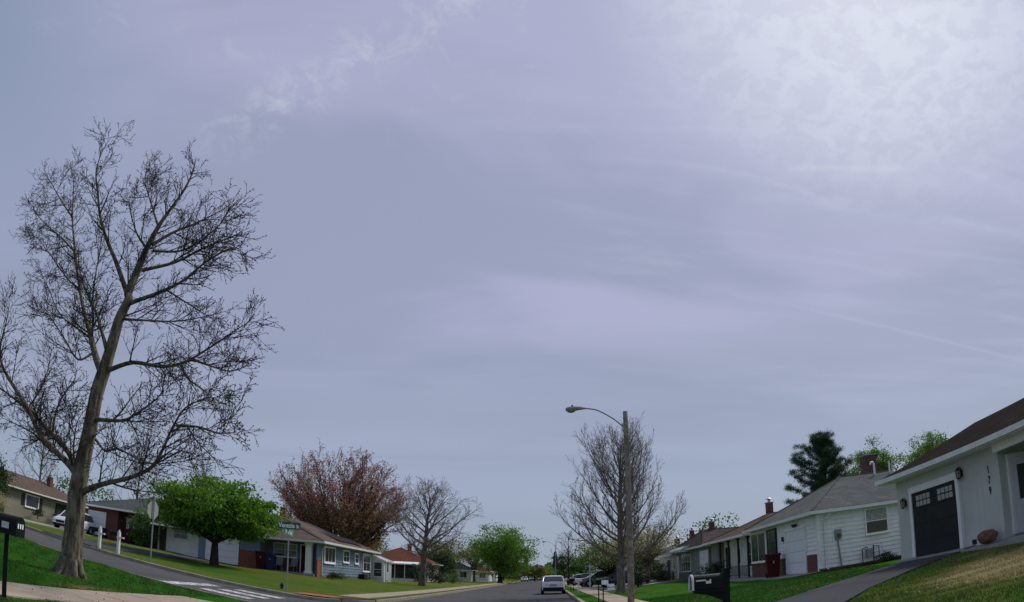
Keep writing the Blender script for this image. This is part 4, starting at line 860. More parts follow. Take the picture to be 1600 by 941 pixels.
# red budding tree behind the blue house: upright vase of many stems
random.seed(41); lv=[dict(n=2.6,ang=(18,45),len=(1.4,3.4),up=.22,wig=.07,segs=4,sides=4,r=.05,taper=.35,s0=.15),dict(n=2.6,ang=(20,45),len=(.7,1.6),up=.25,wig=.09,segs=3,sides=3,r=.028),dict(n=2.0,ang=(20,45),len=(.4,.9),up=.2,wig=.1,segs=2,sides=3,r=.02)]
T=Tree(lv,.016); loc=(-24.6,80,hL(-24.6,80)); b0=Vector(loc)
T.big.tube([b0-UP*.3,b0+UP*1.0,b0+UP*2.2],[.62,.5,.46],12,cap=False)
for k in range(46):
    az=k*2.4+random.gauss(0,.2); rr=math.sqrt((k+.5)/46); ang=R(4+58*rr); L=(12.6-2.4*rr*rr)*random.uniform(.96,1.03)
    dr=Vector((math.cos(az)*math.sin(ang),math.sin(az)*math.sin(ang),math.cos(ang))); c_=grow_line(b0+UP*1.9,dr,L,12,.02,.04); T.limb(c_,.17*random.uniform(.7,1.1),.02,7,s0=.28)
root=T.finish('red_budding_tree','large reddish budding tree behind the blue corner house',loc,'bark_grey','twig_dark')
tp=np.array([tuple(p) for p,t in T.tips]); tw=pts_on(T.tw,.20,.16); hi=np.concatenate([tp+RNG.normal(0,.10,tp.shape),tw]); V,F=leaves(hi,.175,RNG,.8); fastmesh('red_buds',V,F,'leaf_red',root,loc)
lo=hi[(RNG.random(len(hi))<.5)&(hi[:,2]<9)]; V,F=leaves(lo+RNG.normal(0,.2,lo.shape),.2,RNG,.7); fastmesh('green_buds',V,F,'leaf_olive',root,loc)
# the big green tree along the left side, further on
leafy('big_green_tree','big bright green tree arching to the far end of the road',(-8.8,138,.3),3.2,.42,(-8.4,139,6.6),(6.3,6.0,5.8),15000,.36,'leaf_maple','bark_dark',51,110,.35,.16,stems=3,limbs=46,extra=(4000,.36,'leaf_fresh'))
leafy('olive_tree','olive green young leaved tree left of the big green tree',(-15.5,150,.5),3.0,.3,(-15.5,150,6.0),(5.2,5,4.2),3800,.34,'leaf_olive','bark_grey',52,60,.3,.22,limbs=40)
leafy('bronze_tree','bronze olive tree behind the spreading bare tree',(-20,128,.8),3.0,.3,(-20,128,5.2),(5.5,5,3.8),6500,.30,'leaf_olive','bark_grey',53,80,.35,.18,limbs=30)
leafy('bronze_shade_tree','olive tree standing between the blue house and screened porch house',(-26.5,96,1),2.6,.26,(-26.5,96,5.0),(4.4,4,3.2),5200,.26,'leaf_olive','bark_grey',54,70,.35,.18,limbs=30)
leafy('dark_evergreen','dark evergreen mass beside the grey roofed cottage',(-18.6,122,.5),.8,.25,(-18.6,122,3.2),(2.8,2.6,3.0),6500,.26,'leaf_dark','bark_dark',55,70,.4,.16,limbs=12,cat='shrub')
# trees on the right
leafy('dogwood','pale blossoming dogwood above the parked dark cars',(6.2,66,.35),1.3,.16,(6.2,66,3.5),(3.6,3.2,1.9),6500,.16,'leaf_mid','bark_dark',61,80,.4,.16,flat=.6,limbs=30,extra=(2600,.15,'leaf_blossom'))
leafy('blossom_tree','cream blossoming tree behind the bare street tree near the white house',(9.0,61,.4),1.8,.17,(8.3,60,4.1),(3.6,3.0,1.9),2600,.15,'leaf_olive','bark_brown',62,80,.35,.2,limbs=44,extra=(3400,.15,'leaf_blossom'))
leafy('bright_tree','light green tree showing over the white house roof by the chimney',(37.5,70,.5),5,.35,(37.2,70,9.9),(3.2,3.0,3.4),16000,.21,'leaf_fresh','bark_grey',63,80,.3,.13,limbs=70)
leafy('airy_tree','airy light green tree peeping over the dark roof of the stucco house',(30.2,46,.5),4,.3,(29.9,46,7.2),(3.0,2.8,2.4),16000,.16,'leaf_fresh','bark_grey',64,90,.3,.13,limbs=80)
# white pine
random.seed(71); rng=np.random.default_rng(71); T=Tree([dict(n=1.5,ang=(35,60),len=(.5,1.3),up=.1,wig=.08,segs=3,sides=3,r=.03)],.014); loc=(26.3,60,.5); b0=Vector(loc)
T.big.tube([b0-UP*.2,b0+UP*6,b0+UP*12.0],[.38,.26,.04],10,cap=False); tufts=[]
f=.25; az=0
while f<1.0:
    az+=2.4+random.gauss(0,.3); L=float(np.interp(f,[.25,.55,.8,1],[3.9,3.7,2.7,.8]))*random.uniform(.5,1.22); ang=R(float(np.interp(f,[.25,.7,1],[86,70,30])))
    c_=grow_line(b0+UP*12*f,Vector((math.cos(az)*math.sin(ang),math.sin(az)*math.sin(ang),math.cos(ang))),L,7,.12,.05); T.limb(c_,.07,.014,6,s0=.3); f+=.0125*random.uniform(.5,1.6)
    for q in c_[2:]: tufts.append(tuple(q))
tufts=np.array(tufts+[tuple(p) for p,t in T.tips]); root=T.finish('pine_tree','dark pine tree standing behind the white house roof',loc,'bark_dark','bark_dark')
k=rng.integers(0,len(tufts),80000); P=tufts[k]+rng.normal(size=(80000,3))*np.array([.21,.21,.11]); n=len(P); dd=rng.normal(size=(n,3)); dd[:,2]+=.7; dd/=np.linalg.norm(dd,axis=1)[:,None]; ss_=np.cross(dd,rng.normal(size=(n,3))); ss_/=np.linalg.norm(ss_,axis=1)[:,None]
L=.34*rng.uniform(.6,1.2,(n,1)); V=np.stack([P-ss_*.018,P+ss_*.018,P+dd*L],1).reshape(-1,3); fastmesh('needles',V,np.arange(3*n).reshape(n,3),'needle',root,loc)
# shrubs
def shrub(name,label,x,y,rad,hh,n,size,lm,seed,z=None,group=None,clumps=40):
    z=h(x,y) if z is None else z
    return leafy(name,label,(x,y,z),hh*.35,.05,(x,y,z+hh*.52),(rad,rad,hh*.55),n,size,lm,'bark_dark',seed,clumps,.5,.2,limbs=8,cat='shrub',group=group,flat=.8)
shrub('round_bush','large round green bush beside the white walled house',9.6,64.0,1.9,2.0,4200,.13,'leaf_dark',81); shrub('low_bush','low olive bush in front of the dark doorway',11.4,66.2,.9,1.0,1200,.12,'leaf_olive',82); shrub('low_bush','low dry bush near the brick panel of the white house',11.2,68.6,.8,.9,1000,.12,'leaf_bud',83)
shrub('narrow_shrub','narrow dark green shrub just right of the wooden pole',7.2,54,.42,2.6,1800,.10,'leaf_dark',84); shrub('porch_bush','big green bush by the porch of the brick garage house',-30.6,46.2,1.35,2.9,4200,.14,'leaf_mid',85)
shrub('cone_shrub','cone shaped evergreen in front of the screened porch house',-18.3,98,1.2,2.6,2600,.16,'leaf_dark',86); shrub('clipped_bush','round clipped bush right of the spreading bare tree trunk',-14.9,96,1.2,1.7,1500,.16,'leaf_dark',87); shrub('clipped_bush','rounded green bush farther right of the spreading tree trunk',-13.9,104,1.4,1.7,1500,.16,'leaf_mid',88); shrub('tall_hedge_shrub','tall dark shrub behind the spreading bare tree trunk',-17.0,103,1.5,3.2,2400,.18,'leaf_dark',89)
shrub('foundation_shrub','tiny dark shrub under the side window of the white house',15.4,28.5,.5,.45,600,.08,'leaf_dark',90); shrub('porch_shrub','leafy shrub by the iron railing of the brown roofed house',11.5,45.6,.65,1.3,1400,.10,'leaf_dark',91); shrub('porch_shrub','small shrub in front of the grey house garage',11.6,49.0,.7,1.1,1200,.10,'leaf_dark',92)
shrub('edge_hedge','dark tall hedge shrub at the far left edge of the view',-47.6,43.6,2.4,5.0,6000,.2,'leaf_dark',93,z=2.0); shrub('pale_shrub','pale flowering shrub under the dark hedge at the left edge',-44.4,42.4,1.0,1.4,900,.12,'leaf_blossom',94,z=2.0); shrub('window_shrub','low shrub below the window of the tan house',-53.9,58.2,.8,.9,900,.12,'leaf_dark',95,z=2.3); shrub('window_shrub','low shrub left of the tan house entrance',-53.9,62.0,.9,1.0,900,.12,'leaf_dark',96,z=2.35)
shrub('corner_shrub','low flowering shrub at the base of the blue house side wall',-15.1,49.8,.55,.55,500,.09,'leaf_mid',97); shrub('corner_shrub','small grey green shrub by the blue house downspout',-15.1,47.6,.5,.5,500,.09,'leaf_dark',98)
# tree line closing the street
far=[(-30,205,9,5,'leaf_mid','far green tree left of the road behind the cottages'),(-3.5,215,5.5,3.6,'leaf_olive','far bronze shrub tree where the road ends'),(-1.0,245,5,5,'leaf_fresh','far light green tree closing the view down the road'),(6.5,240,10,4.5,'leaf_dark','far dark tree right of the road end'),(9.5,185,7,4.5,'leaf_mid','far round green tree behind the second lamp post'),(14,150,7,5,'leaf_olive','far olive tree above the distant right houses'),(20,165,9,6,'leaf_mid','far green tree behind the distant right houses'),(-45,170,11,7,'leaf_olive','far olive tree behind the screened porch house'),(-60,130,11,7,'leaf_olive','far olive tree behind the blue corner house'),(-90,110,13,8,'leaf_mid','far green tree behind the brick house roof'),(-14,230,8,5,'leaf_mid','far green tree beyond the big green tree'),(30,120,10,6,'leaf_mid','far green tree behind the grey gable house'),(-92,74,12,5.5,'leaf_mid','far green tree left behind the tan house roof')]
for k,(x,y,hh,rr,lm,lb) in enumerate(far): leafy('distant_tree',lb,(x,y,h(x,y)),hh*.3,.25,(x,y,hh*.58+h(x,y)),(rr,rr,hh*.45),2600,.5,lm,'bark_dark',200+k,50,.4,.2,limbs=16)
rng=np.random.default_rng(900); n=26000; x=rng.uniform(-150,130,n); y=rng.uniform(285,325,n); top=4.5+2.2*np.sin(x*.21)+1.6*np.sin(x*.53+1)+1.1*np.sin(x*1.3); V,F=leaves(np.stack([x,y,.2+rng.random(n)**.8*np.clip(top,2.5,9)],1),1.3,rng,.8); o=fastmesh('far_wood',V,F,'leaf_mid',None,(0,0,0)); tag(o,'far belt of green trees closing the horizon','trees')
# conifer spires at the end of the road
for k,(x,y,hh,lb) in enumerate(((3.6,262,11,'dark far conifer right of the road end'),(-7.5,262,9,'dark far conifer left of the road end'))):
    rng=np.random.default_rng(300+k); n=2600; t=rng.random(n)**1.4; a=rng.random(n)*6.283; r_=(1-t)*2.3*rng.uniform(.5,1,n); P=np.stack([x+np.cos(a)*r_,y+np.sin(a)*r_,.3+.8+t*(hh-1)],1)
    root=thing('conifer',lb,'tree',(x,y,.2)); MB().tube([(x,y,0),(x,y,hh)],[.25,.04],8).build('trunk','bark_dark',root,(x,y,.2)); V,F=leaves(P,.6,rng,.5,.5); fastmesh('needles',V,F,'needle',root,(x,y,.2))

# ------------------------------------------------------------------ street lamps
def street_lamp(name,label,x,y,z0,hgt,wood,arm=2.45,rise=.95):
    L=thing(name,label,'street lamp',(x,y,z0)); loc=(x,y,z0)
    n=10; mb=MB(); mb.tube([(x+random.gauss(0,.006),y,z0-.3+(hgt+.3)*k/n) for k in range(n+1)],[(.15-.045*k/n) if wood else (.09-.03*k/n) for k in range(n+1)],14 if wood else 8); mb.build('pole','pole_wood' if wood else 'galvanised',L,loc,True)
    zt=z0+hgt; za=zt-.72; pts=smooth_path([(x-.08,y,za),(x-.55,y,za+.42),(x-1.15,y,za+.78),(x-1.5,y,za+.88),(x-1.82,y,za+.92)],5); MB().tube(pts,[.032]*len(pts),8).build('arm','lamp_grey',L,loc,True)
    if wood:
        mb=MB(); mb.box(x-.16,x-.02,y-.07,y+.07,za-.14,za+.14); mb.build('bracket','galvanised',L,loc)
    hx,hz=pts[-1].x,pts[-1].z; rings=[]
    for t,wd,up,dn in ((0,.05,.05,.05),(.12,.07,.075,.06),(.3,.13,.10,.07),(.5,.165,.115,.10),(.68,.17,.11,.12),(.8,.14,.09,.10),(.86,.07,.05,.05)):
        rings.append([(hx+.06-t*1.0,y+wd*math.cos(a),hz+.0-t*.04+(up if math.sin(a)>0 else dn)*math.sin(a)) for a in [2*math.pi*i/12 for i in range(12)]])
    hd=MB().loft(rings).build('lamp_head','lamp_grey',L,loc,True)
    rings=[]
    for r_,dz in ((.145,-.055),(.14,-.10),(.11,-.145),(.05,-.17)): rings.append([(hx-.56+r_*1.35*math.cos(2*math.pi*i/12),y+r_*math.sin(2*math.pi*i/12),hz-.02+dz) for i in range(12)])
    MB().loft(rings).build('lens','glass_lamp',hd,loc,True)
    MB().lathe([(.045,hz+.07),(.045,hz+.15),(.02,hz+.16)],hx-.5,y,8).build('photocell','black_plastic',hd,loc)
    return L
street_lamp('street_lamp','wooden pole street lamp with curved arm on the right verge',3.55,29,.14,8.42,True); street_lamp('street_lamp','distant thin street lamp left of the small bare tree',1.95,140,.14,8.4,False); street_lamp('street_lamp','farthest thin street lamp near the end of the road',2.0,235,.14,8.4,False)
# white flagpole-like pole beside the driveway
fp=thing('white_pole','thin white pole with short crossarm behind the parked cars','pole',(4.1,64.6,.14)); MB().tube([(4.1,64.6,.05),(4.1,64.6,4.6)],[.055,.04],8).build('pole','vent_white',fp,(4.1,64.6,.14)); MB().tube([(3.8,64.6,2.3),(4.1,64.6,2.34),(4.55,64.6,2.2)],.035,6).build('crossarm','vent_white',fp,(4.1,64.6,.14))
# ------------------------------------------------------------------ signs
sx,sy=-18.3,28.3; sz=hL(sx,sy); S=thing('stop_sign','octagonal stop sign seen from its grey back across the side street','sign',(sx,sy,sz)); loc=(sx,sy,sz)
MB().tube([(sx,sy,sz-.2),(sx+.02,sy,sz+3.2)],.035,6).build('post','galvanised',S,loc)
for nm,x0,x1,mt in (('plate',-.045,-.039,'sign_back'),('face',-.05,-.046,'sign_back')):
    rings=[[(sx+xx,sy+.47*math.cos(R(22.5+45*i)),sz+2.54+.47*math.sin(R(22.5+45*i))) for i in range(8)] for xx in (x0,x1)]; MB().loft(rings).build(nm,mt,S,loc)
S.rotation_euler=(0,0,R(-6))
sx,sy=-10.85,27.75; sz=hL(sx,sy); S=thing('street_name_sign','green Venezia St street name sign on a post at the corner','sign',(sx,sy,sz)); loc=(sx,sy,sz)
MB().tube([(sx,sy,sz-.2),(sx,sy,sz+2.68)],.032,8).build('post','galvanised',S,loc)
zs=sz+2.96; b=MB().box(sx-.52,sx+.52,sy-.012,sy+.012,zs-.155,zs+.155).build('name_plate','sign_green',S,loc); M=Matrix.Translation(Vector((0,-.014,zs-sz-.0)))@Matrix.Rotation(R(90),4,'X'); text_obj('Venezia',.285,'sign_white',b,Matrix.Translation((-.12,0,0))@M,'lettering',.006,.84); text_obj('St',.21,'sign_white',b,Matrix.Translation((.39,0,-.025))@M,'lettering',.005,.9)
zs2=sz+2.66; b2=MB().box(sx-.012,sx+.012,sy-.5,sy+.5,zs2-.125,zs2+.125).build('cross_name_plate','sign_teal',S,loc)
mb=MB(); 
for k in range(6): mb.box(sx+.013,sx+.015,sy-.36+k*.12,sy-.31+k*.12,zs2-.07,zs2+(.07 if k%3==0 else .03))
mb.build('worn_letters','sign_white',b2,loc,kind='stuff'); MB().box(sx-.03,sx+.03,sy-.03,sy+.03,zs2+.125,zs-.155).build('clamp','galvanised',S,loc)
q=(-11.95,29.9,hL(-11.95,29.9)); z=q[2]; bp=thing('blue_marker','small blue utility marker on the corner lawn by the street name sign','marker',q); MB().lathe([(.07,z-.05),(.07,z+.2),(.045,z+.28),(.01,z+.31)],q[0],q[1],10).build('body','bin_blue',bp,q); MB().tube([(q[0]-.1,q[1],z+.16),(q[0]+.1,q[1],z+.16)],.035,8).build('cap','bin_blue',bp,q)
# lawn sign with two white panels
ls=thing('lawn_sign','small white two panel lawn sign beside the black car','sign',(5.0,53.5,.2)); q=(5.0,53.5,.2)
MB().box(4.72,5.28,53.49,53.51,.45,.68).build('panel','sign_white',ls,q); MB().box(4.72,5.28,53.49,53.51,.16,.38).build('panel','sign_white',ls,q); MB().tube([(4.75,53.53,.1),(4.75,53.53,.7)],.012,5).build('stake','iron',ls,q); MB().tube([(5.25,53.53,.1),(5.25,53.53,.7)],.012,5).build('stake','iron',ls,q)

# ------------------------------------------------------------------ mailboxes
def arch_box(L,wd,hh,n=10):
    """mailbox shell along local x, door at +x end"""
    ring=[(-wd/2,0),(wd/2,0)]+[(wd/2*math.cos(math.pi*k/n),hh-wd/2+wd/2*math.sin(math.pi*k/n)) for k in range(n+1)]
    return ring
def mailbox(name,label,loc,rz,L,wd,hh,post_h,post_w,style):
    m_=thing(name,label,'mailbox',loc,rz); r=arch_box(L,wd,hh); z=post_h
    MB().loft([[(x,a,z+b_) for a,b_ in r] for x in (-L/2,L/2)]).build('box','mailbox_black',m_)
    dr=MB().loft([[(x,a*1.05,z-.006+b_*1.03) for a,b_ in r] for x in (L/2+.001,L/2+.014)]).build('door','mailbox_black',m_)
    if style=='left':
        mb=MB()
        for k in range(3): mb.box(L/2+.0145,L/2+.017,-.085+k*.062,-.055+k*.062,z+hh*.42,z+hh*.66)
        mb.build('number_marks','sign_white',dr); MB().box(-.03,.12,-wd/2-.008,-wd/2-.001,z+hh*.3,z+hh*.62).build('plate','mailbox_plate',m_)
        MB().tube([(0,0,-.2),(0,0,z)],.05,4).build('post','mailbox_black',m_); MB().lathe([(.11,-.02),(.09,.05),(.05,.06)],0,0,10).build('base','soil',m_)
    else:
        MB().box(-L*.52-post_w,-L*.52,-post_w/2,post_w/2,-.3,z+hh+.04).build('post','mailbox_black',m_); MB().box(-L*.52-post_w-.02,-L*.52+.02,-post_w/2-.02,post_w/2+.02,z+hh+.04,z+hh+.06).build('post_cap','mailbox_black',m_)
        MB().box(-L*.52,L*.48,-wd*.4,wd*.4,z-.055,z-.002).build('shelf','mailbox_black',m_)
        n=8; A=[(-L*.50,z-.21)]+[(-L*.50+L*.95*k/n,z-.19+.13*math.sin(R(90)*k/n)) for k in range(n+1)]; B=[(a,min(z-.056,b_+.09)) for a,b_ in A]
        mb=MB()
        for k in range(len(A)-1): mb.box8([(A[k][0],-.035,A[k][1]),(A[k+1][0],-.035,A[k+1][1]),(A[k+1][0],.035,A[k+1][1]),(A[k][0],.035,A[k][1]),(B[k][0],-.035,z-.056),(B[k+1][0],-.035,z-.056),(B[k+1][0],.035,z-.056),(B[k][0],.035,z-.056)])
        mb.build('bracket','mailbox_black',m_)
        ys=-wd/2-.006 if style=='right' else wd/2+.006
        mb=MB(); rr=[(a*1.1,z-.01+b_*1.05) for a,b_ in r[1:]]+[(r[0][0]*1.1,z-.02)]; mb.tube([(L/2+.02,a,b_) for a,b_ in rr],.017,5); mb.build('door_trim','vent_white',dr)
        s=1 if style=='right' else -1
        mb=MB(); mb.box(.0,L*.44,wd/2*s+.004*s-.004,wd/2*s+.004*s+.004,z+hh*.55,z+hh*.65); mb.box(-.02,.05,wd/2*s+.004*s-.004,wd/2*s+.004*s+.004,z+hh*.36,z+hh*.65); mb.build('flag','vent_white',m_)
    return m_
mailbox('mailbox','black mailbox with three number marks on a post, left edge',(-7.72,7.62,hL(-7.72,7.62)),R(8),.52,.24,.30,1.03,.09,'left')
mailbox('mailbox','black mailbox with white trimmed door on the right kerb verge',(2.14,9.0,.13),R(180),.42,.18,.20,.995,.075,'right')
# twin post mailbox with white number plate, ahead on the right
def simple_box(label,x,y,plate,white=False):
    z=h(x,y); q=(x,y,z); m_=thing('post_mailbox',label,'mailbox',q); mt='vent_white' if white else 'mailbox_black'
    for dx in ((-.1,.1) if not white else (0,)): MB().tube([(x+dx,y,z-.2),(x+dx,y,z+.85)],.03 if not white else .05,6).build('post',mt,m_,q)
    r=arch_box(.5,.2,.24); MB().loft([[(x+xx,y+a,z+.85+b_) for a,b_ in r] for xx in (-.25,.25)]).build('box',mt,m_,q)
    if plate: MB().box(x+.02,x+.32,y-.115,y-.105,z+.84,z+1.04).build('plate','sign_white',m_,q)
    return m_
simple_box('black twin post mailbox with white plate left of the wooden pole',2.42,30.6,True); simple_box('black mailbox beside the parked white hatchback',2.1,55.5,False); simple_box('white mailbox post on the right verge past the hatchback',2.3,49.0,False,True)
def white_post(label,x,y,hh):
    z=hL(x,y); q=(x,y,z); m_=thing('white_post',label,'mailbox post',q); MB().box(x-.07,x+.07,y-.07,y+.07,z-.2,z+hh).build('post','vent_white',m_,q); MB().lathe([(.085,z+hh),(.06,z+hh+.05),(.02,z+hh+.14)],x,y,8).build('finial','vent_white',m_,q); MB().box(x-.12,x+.32,y-.05,y+.05,z+hh-.28,z+hh-.2).build('arm','vent_white',m_,q)
    r=arch_box(.46,.2,.22); MB().loft([[(x-.32+xx,y+a,z+hh-.19+b_) for a,b_ in r] for xx in (-.23,.2)]).build('box','mailbox_black',m_,q); return m_
white_post('white mailbox post nearest the white car across the side street',-21.5,28.2,1.0); white_post('white mailbox post nearest the stop sign across the side street',-20.25,28.2,1.05)

# ------------------------------------------------------------------ bins, boulder, chairs
def bin_(label,x,y,z,rz,mat,s=1.0):
    b_=thing('wheeled_bin',label,'trash bin',(x,y,z),rz); w0,w1,d0,d1,hh=.24*s,.31*s,.26*s,.36*s,.98*s
    MB().box8([(-w0,-d0,.03),(w0,-d0,.03),(w0,d0,.03),(-w0,d0,.03),(-w1,-d1,hh),(w1,-d1,hh),(w1,d1,hh),(-w1,d1,hh)]).build('body',mat,b_)
    n=6; MB().loft([[(-w1-.03,-d1-.04+(2*d1+.06)*k/n,hh+.09*math.sin(math.pi*(.15+.7*k/n))) for k in range(n+1)]+[(-w1-.03,d1+.02,hh-.02),(-w1-.03,-d1-.04,hh-.02)],[(w1+.03,-d1-.04+(2*d1+.06)*k/n,hh+.09*math.sin(math.pi*(.15+.7*k/n))) for k in range(n+1)]+[(w1+.03,d1+.02,hh-.02),(w1+.03,-d1-.04,hh-.02)]]).build('lid',mat,b_)
    for sx in(-1,1): MB().tube([(sx*(w0-.03),d0+.02,.12),(sx*(w0+.05),d0+.02,.12)],.12,12).build('wheel','tyre',b_)
    MB().box(-.04,.04,-d1-.012,-d1+.004,hh*.64,hh*.74).build('sticker','chair_grey',b_); return b_
bin_('maroon wheeled bin against the picture window brick of the white house',11.5,33.75,hR(11.5,33.75)+.05,R(-12),'bin_maroon',1.2)
bin_('maroon wheeled bin beside the orange brick of the blue house',-19.85,45.4,hL(-19.85,45.4)+.05,R(20),'bin_maroon',1.2); bin_('dark blue bin between maroon bin and porch of the blue house',-19.15,45.55,hL(-19.15,45.55)+.05,R(15),'bin_blue',1.1); bin_('dark maroon bin by the door of the brick garage house',-32.2,46.4,hL(-32.2,46.4)+.03,0,'bin_maroon',1.1); bin_('dark blue bin in front of the white garage of the brick house',-34.7,45.9,hL(-34.7,45.9)+.05,0,'bin_blue',.75)
def chair(label,x,y,z,rz):
    c_=thing('patio_chair',label,'chair',(x,y,z),rz); MB().box(-.26,.26,-.26,.26,.40,.45).build('seat','chair_grey',c_)
    MB().box8([(-.26,.24,.45),(.26,.24,.45),(.26,.28,.45),(-.26,.28,.45),(-.26,.38,1.0),(.26,.38,1.0),(.26,.42,1.0),(-.26,.42,1.0)]).build('backrest','chair_grey',c_)
    for a in(-1,1):
        for b_ in(-1,1): MB().tube([(a*.23,b_*.23,0),(a*.23,b_*.23,.4)],.02,5).build('leg','chair_grey',c_)
        MB().box(a*.27-.03,a*.27+.03,-.25,.27,.62,.65).build('armrest','chair_grey',c_)
chair('grey patio chair under the left of the porch window, blue house',-18.9,46.55,1.0,R(10)); chair('grey patio chair nearest the maroon door of the blue house',-17.85,46.6,1.0,R(-8))
rng=np.random.default_rng(5); rk=thing('red_boulder','rounded reddish brown rock at the corner of the stucco house','rock',(11.85,15.55,.9)); mb=MB(); rings=[]
for i in range(9):
    t=math.pi*(i+.3)/9.3; rings.append([(11.85+.17*math.sin(t)*math.cos(a)*(1+.12*math.sin(3*a+i)),15.62+.46*math.sin(t)**.7*math.sin(a)*(1+.1*math.cos(2*a+i*1.7)),.92+.02+.15-.18*math.cos(t)+.02*math.sin(5*a)) for a in [2*math.pi*k/14 for k in range(14)]])
mb.loft(rings).build('stone','rock_red',rk,(11.85,15.55,.9),True)

# ------------------------------------------------------------------ cars
def make_car(name,label,paint,kind,loc,rz,group=None):
    c_=thing(name,label,'car',loc,rz,group)
    if kind=='suv': L,W,Hh=4.6,.91,1.68; top=[(-2.3,.98,0),(-2.22,1.05,0),(-2.05,1.08,1.12),(-1.75,1.06,1.60),(-.9,1.04,1.68),(.2,1.02,1.66),(.55,1.0,1.58),(1.25,.98,1.02),(1.5,1.0,0),(2.1,.86,0),(2.28,.70,0)]
    elif kind=='hatch': L,W,Hh=4.35,.90,1.46; top=[(-2.17,.84,0),(-2.12,.98,0),(-1.95,1.00,1.06),(-1.35,.96,1.40),(-.7,.94,1.46),(.1,.92,1.44),(.4,.91,1.36),(1.15,.88,.93),(1.4,.90,0),(2.0,.76,0),(2.15,.62,0)]
    else: L,W,Hh=4.7,.91,1.45; top=[(-2.35,.86,0),(-2.28,.98,0),(-1.75,1.0,1.03),(-1.05,.96,1.38),(-.5,.94,1.45),(.2,.93,1.44),(.45,.92,1.36),(1.2,.90,.95),(1.4,.92,0),(2.15,.76,0),(2.33,.6,0)]
    rings=[]; ends=(top[0][0],top[-1][0])
    for x,zb,zr in top:
        e=min(1,(x-ends[0]+.02)/.35,(ends[1]-x+.02)/.5); w_=W*(.80+.20*max(0,e)**.5); zl=.24 if abs(x)<2 else .34
        half=[(w_*.82,zl),(w_*.97,zl+.12),(w_,zl+.3),(w_*.99,zb-.14),(w_*.95,zb-.03),(w_*.86,zb)]
        rings.append([(x,a,b_) for a,b_ in half]+[(x,0,zb+.02)]+[(x,-a,b_) for a,b_ in reversed(half)])
    body=MB().loft(rings).build('body',paint,c_,smooth=False)
    gl=[(x,zb,zr) for x,zb,zr in top if zr>0]; rg=[]; rt=[]
    for x,zb,zr in gl:
        wr=W*(.90-.16*(zr-zb)/.66); q=[(W*.885,zb-.02),(wr,zr-.05),(wr*.88,zr)]; rg.append([(x,a,b_) for a,b_ in q]+[(x,-a,b_) for a,b_ in reversed(q)])
    MB().loft(rg).build('windows','car_glass',c_)
    hi=[p for p in gl if p[2]>Hh-.32]
    for x,zb,zr in hi:
        wr=W*(.90-.16*(zr-zb)/.66); q=[(wr+.012,zr-.085),(wr+.008,zr-.03),(wr*.86,zr+.016)]; rt.append([(x,a,b_) for a,b_ in q]+[(x,0,zr+.03)]+[(x,-a,b_) for a,b_ in reversed(q)])
    MB().loft(rt).build('roof',paint,c_)
    for s in(-1,1):
        for (i,j) in ((0,1),(len(gl)-1,len(gl)-2)):
            a,b_=gl[i],gl[j]; wa=W*(.90-.16*(a[2]-a[1])/.66); wb=W*(.90-.16*(b_[2]-b_[1])/.66); MB().tube([(a[0],s*(wa+.0),a[2]-.03),(b_[0],s*(wb),b_[2]-.03)],.045,5).build('pillar',paint,c_)
        bx=gl[len(gl)//2][0]-.35; MB().box8([(bx-.05,s*W*.885-.01,.9),(bx+.05,s*W*.885-.01,.9),(bx+.05,s*W*.885+.012,.9),(bx-.05,s*W*.885+.012,.9),(bx-.05,s*W*.75-.012,Hh-.07),(bx+.05,s*W*.75-.012,Hh-.07),(bx+.05,s*W*.75+.012,Hh-.07),(bx-.05,s*W*.75+.012,Hh-.07)]).build('pillar','black_plastic',c_)
        for wx in (-L*.295,L*.305):
            MB().tube([(wx,s*(W-.05),.33),(wx,s*(W+.006),.33)],.40,18).build('wheel_arch','black_plastic',c_)
            wh=MB().tube([(wx,s*(W-.2),.33),(wx,s*(W-.0),.33),(wx,s*(W+.02),.33)],[.33,.33,.29],20).build('wheel','tyre',c_)
            MB().tube([(wx,s*(W+.015),.33),(wx,s*(W+.03),.33)],[.215,.19],14).build('rim','rim',wh)
            mb=MB()
            for a in range(5): an=a*1.2566; mb.tube([(wx+.05*math.cos(an),s*(W+.034),.33+.05*math.sin(an)),(wx+.19*math.cos(an),s*(W+.034),.33+.19*math.sin(an))],.022,4)
            mb.build('spokes','rim',wh)
        f_=top[-2]; r_=top[1]
        MB().box8([(f_[0]-.30,s*W*.96,f_[1]-.16),(f_[0]+.12,s*W*.72,f_[1]-.2),(f_[0]+.14,s*W*.60,f_[1]-.2),(f_[0]-.30,s*W*.80,f_[1]-.16),(f_[0]-.30,s*W*.97,f_[1]-.04),(f_[0]+.10,s*W*.74,f_[1]-.07),(f_[0]+.12,s*W*.60,f_[1]-.07),(f_[0]-.30,s*W*.80,f_[1]-.02)]).build('headlight','head_lamp',c_)
        MB().box8([(r_[0]-.075,s*W*.56,r_[1]-.26),(r_[0]+.22,s*W*.995,r_[1]-.26),(r_[0]+.22,s*W*.90,r_[1]-.26),(r_[0]+.05,s*W*.56,r_[1]-.26),(r_[0]-.05,s*W*.62,r_[1]-.06),(r_[0]+.22,s*W*.97,r_[1]-.02),(r_[0]+.22,s*W*.88,r_[1]-.02),(r_[0]+.05,s*W*.62,r_[1]-.06)]).build('taillight','tail_red',c_)
        MB().box(gl[-1][0]-.42,gl[-1][0]-.22,s*(W+.09)-.09,s*(W+.09)+.09,gl[-1][1]+.02,gl[-1][1]+.15).build('mirror',paint,c_)
    x0=top[0][0]; MB().box(x0-.03,x0+.5,-W*.86,W*.86,.26,.56).build('rear_bumper','black_plastic',c_); MB().box(x0-.035,x0-.02,-.27,.27,.66,.8).build('number_plate','chair_grey',c_)
